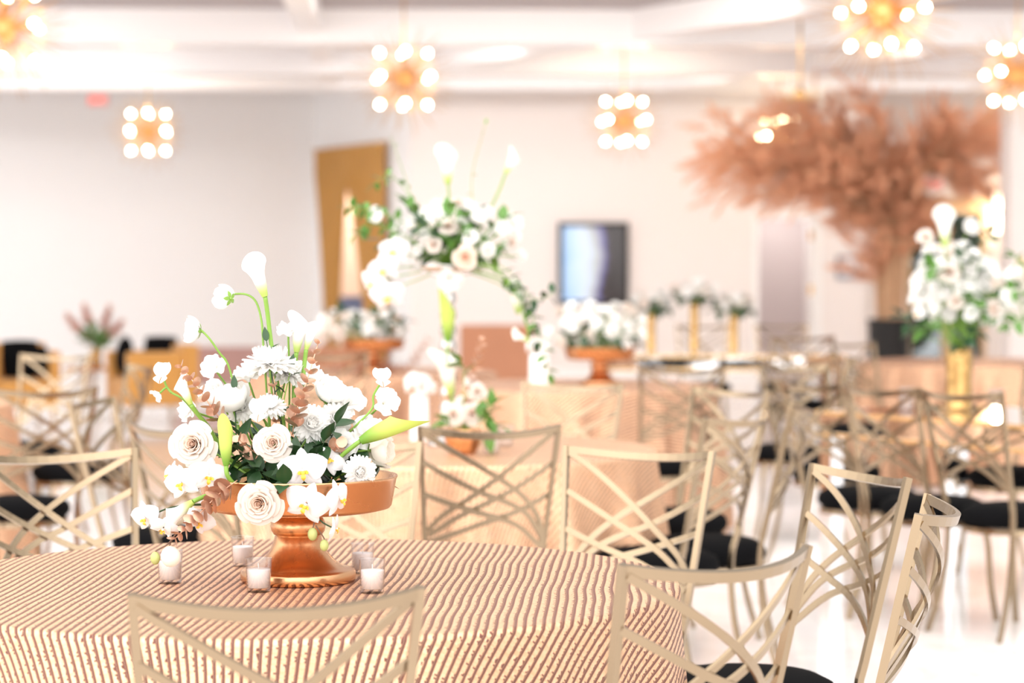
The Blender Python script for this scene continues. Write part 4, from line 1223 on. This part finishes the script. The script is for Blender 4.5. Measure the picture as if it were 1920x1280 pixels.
# three slim vases on the far mirrored table
for i, (px, top, lab) in enumerate(((1221, 588, 'left'), (1302, 566, 'middle, tallest'), (1376, 590, 'right'))):
    Y = 17.6; x = P(px, 600, Y).x; zt = P(px, top, Y).z
    vb = gold_vase(x, Y, ZT, zt - ZT, .034, lab + ' one of the three slim gold vases on the far mirrored table', 1.35)
    ll = 'in the %s slim gold vase' % lab.split(',')[0]
    bouquet(vb + Vector((0, 0, .10)), (.16, .12, .09), [('lisianthus', 6), ('rose', 3)], vb, 60 + i, 1.3, {'rose': ('cream rose ' + ll, 'rose'), 'lisianthus': ('ruffled white bloom ' + ll, 'lisianthus')}, ll)
    for j in range(3):
        a = j * 2.1 - .9
        sprig('leaf_sprig', [vb, vb + Vector((math.cos(a) * .06, math.sin(a) * .06, .06)), vb + Vector((math.cos(a) * .15, math.sin(a) * .12 - .03, .05))], 'dark green leaf sprig ' + ll, 'leaf sprig', 'leaf sprigs ' + ll, 7, .09, .03, 'green', 'stem', 170 + i * 5 + j, .75, .002, .1)
# drinking glasses glinting on the near mirrored table and the tables behind
GM = MB().lathe([(.001, 0), (.030, 0), (.031, .003), (.033, .10), (.0315, .10), (.029, .008), (.001, .007)], 20).mesh('tumbler_glass', M['glass'])
for i, (px, py, Y, lb) in enumerate(((1455, 0, 17.5, 'clear glass tumbler near the right end of the far mirrored table, left one'), (1485, 0, 17.4, 'clear glass tumbler near the right end of the far mirrored table, middle one'), (1508, 0, 17.6, 'clear glass tumbler near the right end of the far mirrored table, right one'),
        (1700, 0, 10.5, 'clear glass tumbler left of the hammered vase'), (1868, 0, 10.4, 'clear glass tumbler right of the hammered vase'))):
    t = link(bpy.data.objects.new('tumbler', GM)); t.location = (P(px, 600, Y).x, Y, ZT); tag(t, lb, 'glass', 'clear tumblers on the mirrored tables')

# ------------------------------------------------------------------ chandeliers
def chandelier_meshes():
    rr = random.Random(9)
    hub = MB().ball((0, 0, 0), .075, 16).mesh('hub', M['dark_brass'])
    sp = MB()
    n = 120
    for i in range(n):
        z = 1 - 2 * (i + .5) / n; a = i * 2.39996; r = math.sqrt(1 - z*z)
        d = Vector((r * math.cos(a), r * math.sin(a), z))
        if z > .93: continue
        sp.tube([d * .06, d * rr.uniform(.40, .52)], [.0035, .0022], 5)
    spk = sp.mesh('spikes', M['dark_brass'])
    dirs = []
    for el, m, off in ((47, 4, 0), (2, 4, PI/4), (-47, 4, 0)):
        for k in range(m):
            a = off + 2*PI*k/m; e = math.radians(el)
            dirs.append(Vector((math.cos(a)*math.cos(e), math.sin(a)*math.cos(e), math.sin(e))))
    bulb = MB().ball((0, 0, 0), .022, 10, (1, 1, 1.2)).mesh('bulb', M['bulb'])
    arm = MB().tube([(0, 0, .06), (0, 0, .26)], .007, 6).tube([(0, 0, .235), (0, 0, .27)], .013, 8).mesh('bulb_arm', M['brass'])
    return hub, spk, dirs, bulb, arm
HUB, SPK, DIRS, BULB, ARM = chandelier_meshes()
ZH = 2.95
def chandelier(px, py, label, power=45):
    s = (500 - py) / (ZH - CAMZ); Y = F / s
    p = P(px, py, Y)
    o = empty('sputnik_chandelier', p, label, 'chandelier', 'sputnik chandeliers', .12)
    child('hub', HUB, o); child('spikes', SPK, o)
    top = ZC
    MB().tube([(0, 0, .07), (0, 0, top - p.z)], .008, 6).build('rod', M['brass'], o)
    MB().lathe([(.001, top - p.z - .03), (.06, top - p.z - .03), (.065, top - p.z)], 20).build('ceiling_cap', M['brass'], o)
    for d in DIRS:
        R = aim(d)
        am = child('bulb_arm', ARM, o, R)
        child('bulb', BULB, am, Matrix.Translation((0, 0, .29)))['label'] = 'glowing bulb'
    l = bpy.data.lights.new('chandelier_light', 'POINT'); l.energy = power; l.color = (1, .84, .64); l.shadow_soft_size = .05
    lo = bpy.data.objects.new('chandelier_light', l); link(lo, o)
    return o
chandelier(757, 148, 'spiky gold chandelier glowing above the curtain, upper centre left')
chandelier(278, 248, 'lowest glowing chandelier over the plain left wall')
chandelier(1170, 228, 'glowing chandelier over the screen')
chandelier(1655, 22, 'largest spiky chandelier cut by the top edge at right')
chandelier(8, 52, 'spiky chandelier cut by the top left corner')
chandelier(1908, 140, 'spiky chandelier cut by the right edge')
chandelier(1462, 258, 'chandelier shining through the copper tree foliage', 8)
# unlit small pendant on a long rod
pc = P(1500, 178, 21.8)
o = empty('pendant_lamp', pc, 'small unlit brass pendant on a long rod before the copper tree', 'pendant lamp')
MB().tube([(0, 0, 0), (0, 0, ZC - pc.z)], .012, 8).build('rod', M['brass'], o)
MB().lathe([(.001, -.03), (.05, -.02), (.06, 0), (.04, .04), (.015, .07)], 24).build('hub', M['brass'], o)
for k in range(6):
    a = k * PI / 3
    d = Vector((math.cos(a), math.sin(a), 0))
    MB().tube(smooth_path([(0, 0, 0), d * .10 + Vector((0, 0, -.04)), d * .17 + Vector((0, 0, .0))], 4), .008, 6).build('arm', M['brass'], o)
    MB().ball(d * .17 + Vector((0, 0, .03)), .03, 10).build('bulb', M['bulb_off'], o)

# ------------------------------------------------------------------ curtains
def curtain(u0t, u1t, u0b, u1b, ztop, label, pinch):
    """u along the return wall (m from its far corner); edges given at top and bottom, eased by pinch(v)"""
    nrm = Vector((-cdir.y, cdir.x)) * -1.0
    mb = MB()
    def fn(p, v):
        k = pinch(v)
        a = u0t + (u0b - u0t) * k; b = u1t + (u1b - u1t) * k
        u = a + (b - a) * p
        off = .09 + .035 * math.sin(p * 2 * PI * 9 + v * .6) * (1 - .3 * k)
        q = C0 + cdir * u + nrm * off
        return (q.x, q.y, ztop * (1 - v) + .01)
    mb.patch(100, 24, fn)
    o = mb.build('curtain', M['curtain'])
    return tag(o, label, 'curtain', 'ochre curtain panels')
ease = lambda v: max(0.0, min(1.0, (v - .12) / .75)) ** .8
curtain(uw(605), uw(664), uw(624), uw(644), 2.96, 'left ochre curtain panel swept aside in the opening', ease)
curtain(uw(660), uw(733), uw(704), uw(734), 2.96, 'right ochre curtain panel swept aside in the opening', ease)
nrm = Vector((cdir.y, -cdir.x))
r0, r1 = C0 + cdir * (uw(600)) + nrm * .09, C0 + cdir * (uw(734)) + nrm * .09
tag(MB().tube([(r0.x, r0.y, 2.97), (r1.x, r1.y, 2.97)], .015, 8).build('curtain_rod', M['brass']), 'brass rod carrying the ochre curtains', 'curtain rod')
# blue board seen through the opening
b0 = P(640, 555, 34.6); b1 = P(684, 606, 34.6)
o = empty('display_easel', (0.5*(b0.x+b1.x), 34.6, 0), 'slate blue board standing beyond the curtained opening', 'board')
MB().box((b0.x - .5*(b0.x+b1.x) - .05, -.02, b1.z), (b1.x - .5*(b0.x+b1.x) + .05, .02, b0.z)).build('board', M['blue'], o, False)
for s in (-1, 1):
    MB().tube([(s * .12, .03, b1.z + .05), (s * .17, .06, 0)], .012, 6).build('leg', M['tan_wood'], o)

# ------------------------------------------------------------------ lounge seats at the back left
def armchair(x, y, w, d, h, sh, ang, m, label, legs='tan_wood', cat='armchair', ca=.10):
    o = empty('armchair', (x, y, 0), label, cat, None, ang)
    def rb(lo, hi, name):
        ob = MB().box(lo, hi).build(name, M[m], o, False)
        bv = ob.modifiers.new('round', 'BEVEL'); bv.width = .025; bv.segments = 3
        return ob
    rb((-w/2 + ca, -d/2, .16), (w/2 - ca, d/2 - .14, sh), 'seat')
    rb((-w/2, d/2 - .15, .16), (w/2, d/2, h), 'backrest')
    rb((-w/2, -d/2, .16), (-w/2 + ca, d/2 - .15, h - .06), 'armrest'); rb((w/2 - ca, -d/2, .16), (w/2, d/2 - .15, h - .06), 'armrest')
    for sx in (-1, 1):
        for sy in (-1, 1):
            MB().tube([(sx * (w/2 - .07), sy * (d/2 - .07), .17), (sx * (w/2 - .05), sy * (d/2 - .05), 0)], [.022, .014], 8).build('leg', M[legs], o)
    return o
def cushion(x, y, z, s, rot, tilt, label):
    o = MB()
    n = 10
    def fn(sgn):
        def f(a, b):
            u, v = a*2 - 1, b*2 - 1
            k = (1 - u**4) * (1 - v**4)
            return (u * s/2 * (1 - .06 * v * v), sgn * .07 * k, v * s/2 * (1 - .06 * u * u))
        return f
    o.patch(n, n, fn(1)); o.patch(n, n, fn(-1))
    ob = o.build('cushion', M['velvet_black'])
    ob.location = (x, y, z); ob.rotation_euler = (tilt, 0, rot)
    return tag(ob, label, 'cushion', 'black cushions on the ochre seats')
ax = lambda px, Y: P(px, 600, Y).x
armchair(ax(285, 21.6), 21.6, .64, .66, .70, .40, math.radians(-62), 'ochre', 'ochre velvet armchair turned left behind the bouquet')
cushion(ax(232, 21.55), 21.55, .60, .36, math.radians(-75), -.12, 'black cushion in the ochre armchair turned left, inner one')
cushion(ax(300, 21.75), 21.75, .60, .34, math.radians(-20), -.15, 'black cushion in the ochre armchair turned left, rear one')
armchair(ax(30, 21.4), 21.4, .64, .66, .71, .40, math.radians(25), 'ochre', 'ochre velvet armchair at the far left edge')
cushion(ax(38, 21.25), 21.25, .58, .34, math.radians(25), -.2, 'black cushion in the far left ochre armchair')
cushion(ax(72, 21.22), 21.22, .57, .26, math.radians(60), -.2, 'black cushion at the right arm of the far left armchair')
armchair(ax(415, 25.5), 25.5, .90, .80, .56, .38, math.radians(180), 'mauve', 'low mauve brown armchair behind the bouquet')
armchair(ax(932, 25.0), 25.0, .76, .74, .80, .40, math.radians(180), 'rust', 'rust velvet armchair seen from behind, right of the silver stand')
armchair(ax(625, 27.0), 27.0, .70, .74, .50, .36, math.radians(180), 'rust', 'rust velvet armchair below the curtained opening')
# side table with plumes
sx_, sy_ = ax(165, 22.2), 22.2
o = empty('side_table', (sx_, sy_, 0), 'round white side table with a copper rim between the ochre armchairs', 'side table')
MB().lathe([(.001, .44), (.21, .44), (.22, .45), (.22, .47), (.21, .475), (.001, .475)], 32).build('tabletop', M['copper'], o)
MB().lathe([(.001, 0), (.15, 0), (.15, .02), (.10, .05), (.09, .40), (.12, .44)], 28).build('pedestal', M['white_gloss'], o)
vb = gold_vase(ax(180, 22.1), 22.1, .475, .17, .05, 'small gold vase on the side table between the ochre armchairs', 1.2)
def plume_mesh_points(mb, base, d, L, wd, n, rr, gap=None):
    d = Vector(d).normalized()
    if gap is not None and any((base + d * L * k - gap[0]).cross(gap[1]).length < gap[2] for k in (0, .35, .7, 1)):
        return
    for i in range(n):
        f = (i + .5) / n
        b = base + d * L * f
        s = Quaternion(d, rr.uniform(0, 2*PI)) @ d.orthogonal().normalized()
        e = (d * .8 + s * .6).normalized()
        l = wd * (1.1 - .7 * f) * rr.uniform(.7, 1.2)
        t = e.cross(d).normalized() * (wd * .06)
        tip = b + e * l + Vector((0, 0, -.15 * l))
        mb.add([b - t, b + t, tip], [(0, 1, 2)])
for i, (px, py) in enumerate(((125, 590), (158, 572), (205, 575), (228, 602))):
    e = P(px, py, 22.0)
    o = empty('pampas_stem', vb, ['leftmost pink plume in the gold vase between the armchairs', 'tall pink plume left of centre in the gold vase between the armchairs', 'tall pale plume right of centre in the gold vase between the armchairs', 'rightmost pale plume in the gold vase between the armchairs'][i], 'plume', None)
    dvec = e - vb
    MB().tube([(0, 0, -.08), dvec * .6], .004, 5).build('stem', M['trunk'], o)
    mb = MB(); plume_mesh_points(mb, dvec * .45, dvec, dvec.length * .55, .12, 240, random.Random(i)); mb.build('plume', M['plume_pale'], o)
for j in range(7):
    a = j * .9
    sprig('leaf_sprig', [vb, vb + Vector((math.cos(a)*.05, math.sin(a)*.05, .08)), vb + Vector((math.cos(a)*.13, math.sin(a)*.1, .09 + .04*(j % 3)))], 'green leaf sprig in the gold vase between the armchairs', 'leaf sprig', 'leaf sprigs in the side table vase', 7, .11, .03, 'green_mid', 'stem', 200 + j, .6, .003, .1)

# ------------------------------------------------------------------ screen, frame, signs, sconce
s0, s1 = P(1047, 417, YB - .04), P(1178, 572, YB - .04)
o = empty('wall_screen', ((s0.x + s1.x)/2, YB - .035, (s0.z + s1.z)/2), 'black framed portrait screen on the back wall showing a pale blue picture', 'screen')
hw, hh = (s1.x - s0.x)/2, (s0.z - s1.z)/2
MB().box((-hw, -.03, -hh), (hw, .034, hh)).build('housing', M['black'], o, False)
MB().box((-hw + .055, -.034, -hh + .06), (hw - .055, -.0305, hh - .05)).build('display', M['screen'], o, False)['label'] = 'glowing pale blue picture'
f0, f1 = P(1568, 478, YB - .02), P(1612, 524, YB - .02)
o = empty('picture_frame', ((f0.x + f1.x)/2, YB - .012, (f0.z + f1.z)/2), 'small square grey framed notice right of the doorway', 'picture frame')
hw, hh = (f1.x - f0.x)/2, (f0.z - f1.z)/2
M['frame_grey'] = mat('frame_grey', (0.33, 0.34, 0.38), 0.4)
for lo, hi in (((-hw, -.015, -hh), (hw, .012, -hh + .05)), ((-hw, -.015, hh - .05), (hw, .012, hh)), ((-hw, -.015, -hh + .05), (-hw + .05, .012, hh - .05)), ((hw - .05, -.015, -hh + .05), (hw, .012, hh - .05))):
    pass
fr_ = MB()
for lo, hi in (((-hw, -.015, -hh), (hw, .012, -hh + .05)), ((-hw, -.015, hh - .05), (hw, .012, hh)), ((-hw, -.015, -hh + .05), (-hw + .05, .012, hh - .05)), ((hw - .05, -.015, -hh + .05), (hw, .012, hh - .05))):
    fr_.box(lo, hi)
fr_.build('frame', M['frame_grey'], o, False)
MB().box((-hw + .05, -.004, -hh + .05), (hw - .05, .01, hh - .05)).build('print', M['print'], o, False)

def text_mesh(txt, size, m):
    cu = bpy.data.curves.new('lettering', 'FONT'); cu.body = txt; cu.size = size; cu.extrude = .004
    cu.align_x = 'CENTER'; cu.align_y = 'CENTER'
    tmp = bpy.data.objects.new('lettering_tmp', cu); COL.objects.link(tmp)
    bpy.context.view_layer.update()
    me = bpy.data.meshes.new_from_object(tmp.evaluated_get(bpy.context.evaluated_depsgraph_get()))
    bpy.data.objects.remove(tmp); bpy.data.curves.remove(cu)
    me.materials.clear(); me.materials.append(m); me.name = 'lettering'
    return me
EXIT = text_mesh('EXIT', .11, M['exit_red'])
def exit_sign(px, py, Y, label, top):
    p = P(px, py, Y)
    o = empty('exit_sign', p, label, 'exit sign', 'exit signs')
    MB().box((-.13, -.025, -.075), (.13, .025, .075)).build('housing', M['exit_white'], o, False)
    child('lettering', EXIT, o, Matrix.Translation((0, -.027, 0)) @ Matrix.Rotation(PI/2, 4, 'X'))['label'] = 'red letters EXIT'
    MB().tube([(0, 0, .09), (0, 0, top - p.z)], .012, 6).build('mount', M['trim'], o)
exit_sign(1750, 345, 31.6, 'red exit sign above the entrance, behind the copper tree', ZC)
exit_sign(184, 188, 31.0, 'red exit sign under the beam at the far left', ZC)
p = P(1874, 524, 31.99)
o = empty('alarm_box', (p.x, 31.98, p.z), 'small red box on the wall right of the entrance', 'alarm box')
MB().box((-.06, -.05, -.09), (.06, .02, .09)).build('body', M['red'], o, False)
MB().box((-.03, -.058, -.02), (.03, -.05, .02)).build('lever', M['exit_white'], o, False)
p = P(1871, 398, 31.9)
o = empty('wall_sconce', p, 'lit wall sconce with white glass right of the entrance', 'wall lamp')
MB().box((-.05, -.0, -.09), (.05, .1, .09)).build('backplate', M['brass'], o, False)
MB().tube([(0, .0, 0), (0, -.08, 0)], .02, 8).build('arm', M['brass'], o)
MB().lathe([(.05, .05), (.07, .06), (.075, .24), (.06, .26)], 24, Matrix.Translation((0, -.10, 0))).build('glass_shade', M['sconce_glass'], o)
MB().lathe([(.06, -.26), (.075, -.24), (.07, -.06), (.05, -.05)], 24, Matrix.Translation((0, -.10, 0))).build('glass_shade', M['sconce_glass'], o)
l = bpy.data.lights.new('sconce_light', 'POINT'); l.energy = 14; l.color = (1, .82, .58); l.shadow_soft_size = .1
lo = bpy.data.objects.new('sconce_light', l); link(lo, o); lo.location = (0, -.22, 0)

# ------------------------------------------------------------------ the copper tree
YT = 26.0
tb = P(1667, 600, YT)
o = empty('planter', (tb.x, YT, 0), 'black round planter holding the copper tree', 'planter')
MB().lathe([(.001, 0), (.19, 0), (.20, .02), (.225, .78), (.235, .80), (.235, .83), (.215, .83), (.205, .76), (.001, .74)], 32).build('pot', M['black'], o)
tr = empty('feather_tree', (tb.x, YT, .74), 'tall dried tree with copper feathery foliage in the black planter', 'tree')
rr = random.Random(21)
stems = MB(); fol = MB()
org = Vector((tb.x, YT, .74))
# an open gap in the crown through which the exit sign shows
GAP = (P(1750, 345, YT) - org, Vector((P(1750, 345, YT).x, YT, P(1750, 345, YT).z - CAMZ)).normalized(), .13)
for i in range(80):
    a = rr.uniform(0, 2*PI)
    b0 = Vector((math.cos(a) * rr.uniform(.02, .13), math.sin(a) * rr.uniform(.02, .13), 0))
    # crown targets as seen: wide flat umbrella, further to the left
    tx = rr.uniform(1325, 1870) if i % 3 else rr.choice((rr.uniform(1325, 1560), rr.uniform(1740, 1880)))
    edge = abs(tx - 1610) / 290
    ty = rr.uniform(170 + 45 * edge**2, 330 + 60 * edge)
    e = P(tx, ty, YT + rr.uniform(-.9, .9)) - org
    mid = Vector((b0.x * 1.4 + e.x * .08, b0.y * 1.4 + e.y * .08, 1.25 + rr.uniform(-.2, .3)))
    path = smooth_path([b0, b0 * 1.2 + Vector((0, 0, .7)), mid, mid.lerp(e, .55) + Vector((0, 0, .15)), e], 6)
    m = len(path) - 1
    stems.tube(path, [.017 - .012 * k / m for k in range(m + 1)], 6)
    for j in range(13):
        f = rr.uniform(.42, 1.0)
        k = min(m - 1, int(f * m)); b = path[k].lerp(path[k+1], f * m - k); t = (path[k+1] - path[k]).normalized()
        s = Quaternion(t, rr.uniform(0, 2*PI)) @ t.orthogonal().normalized()
        d = (t * .7 + s * .8 + Vector((0, 0, -.15))).normalized()
        if b.z + d.z * .4 > 2.72: d.z = -abs(d.z) * .5
        L = rr.uniform(.28, .50)
        plume_mesh_points(fol, b, d, L, .15, 44, rr, GAP)
    plume_mesh_points(fol, path[-1], (path[-1] - path[-3]) + Vector((0, 0, -.08)), .35, .15, 34, rr, GAP)
for i in range(16):           # lower wisps around the trunk
    tx, ty = rr.choice(((1600, 440), (1590, 480), (1640, 470), (1720, 430), (1740, 400), (1690, 450), (1560, 410)))
    e = P(tx + rr.uniform(-25, 25), ty + rr.uniform(-30, 20), YT + rr.uniform(-.4, .3)) - org
    path = smooth_path([(0, 0, .6), Vector((e.x * .2, e.y * .2, e.z * .7)), e], 6)
    stems.tube(path, .006, 5)
    for j in range(5):
        f = rr.uniform(.5, 1); k = min(len(path) - 2, int(f * (len(path) - 1)))
        plume_mesh_points(fol, path[k], (path[k+1] - path[k]).normalized() + Vector((rr.uniform(-.6,.6), rr.uniform(-.6,.6), rr.uniform(-.5, .3))), .30, .13, 30, rr, GAP)
stems.build('branches', M['trunk'], tr)
tag(fol.build('foliage', M['plume'], tr, False), None, None, None, 'stuff')
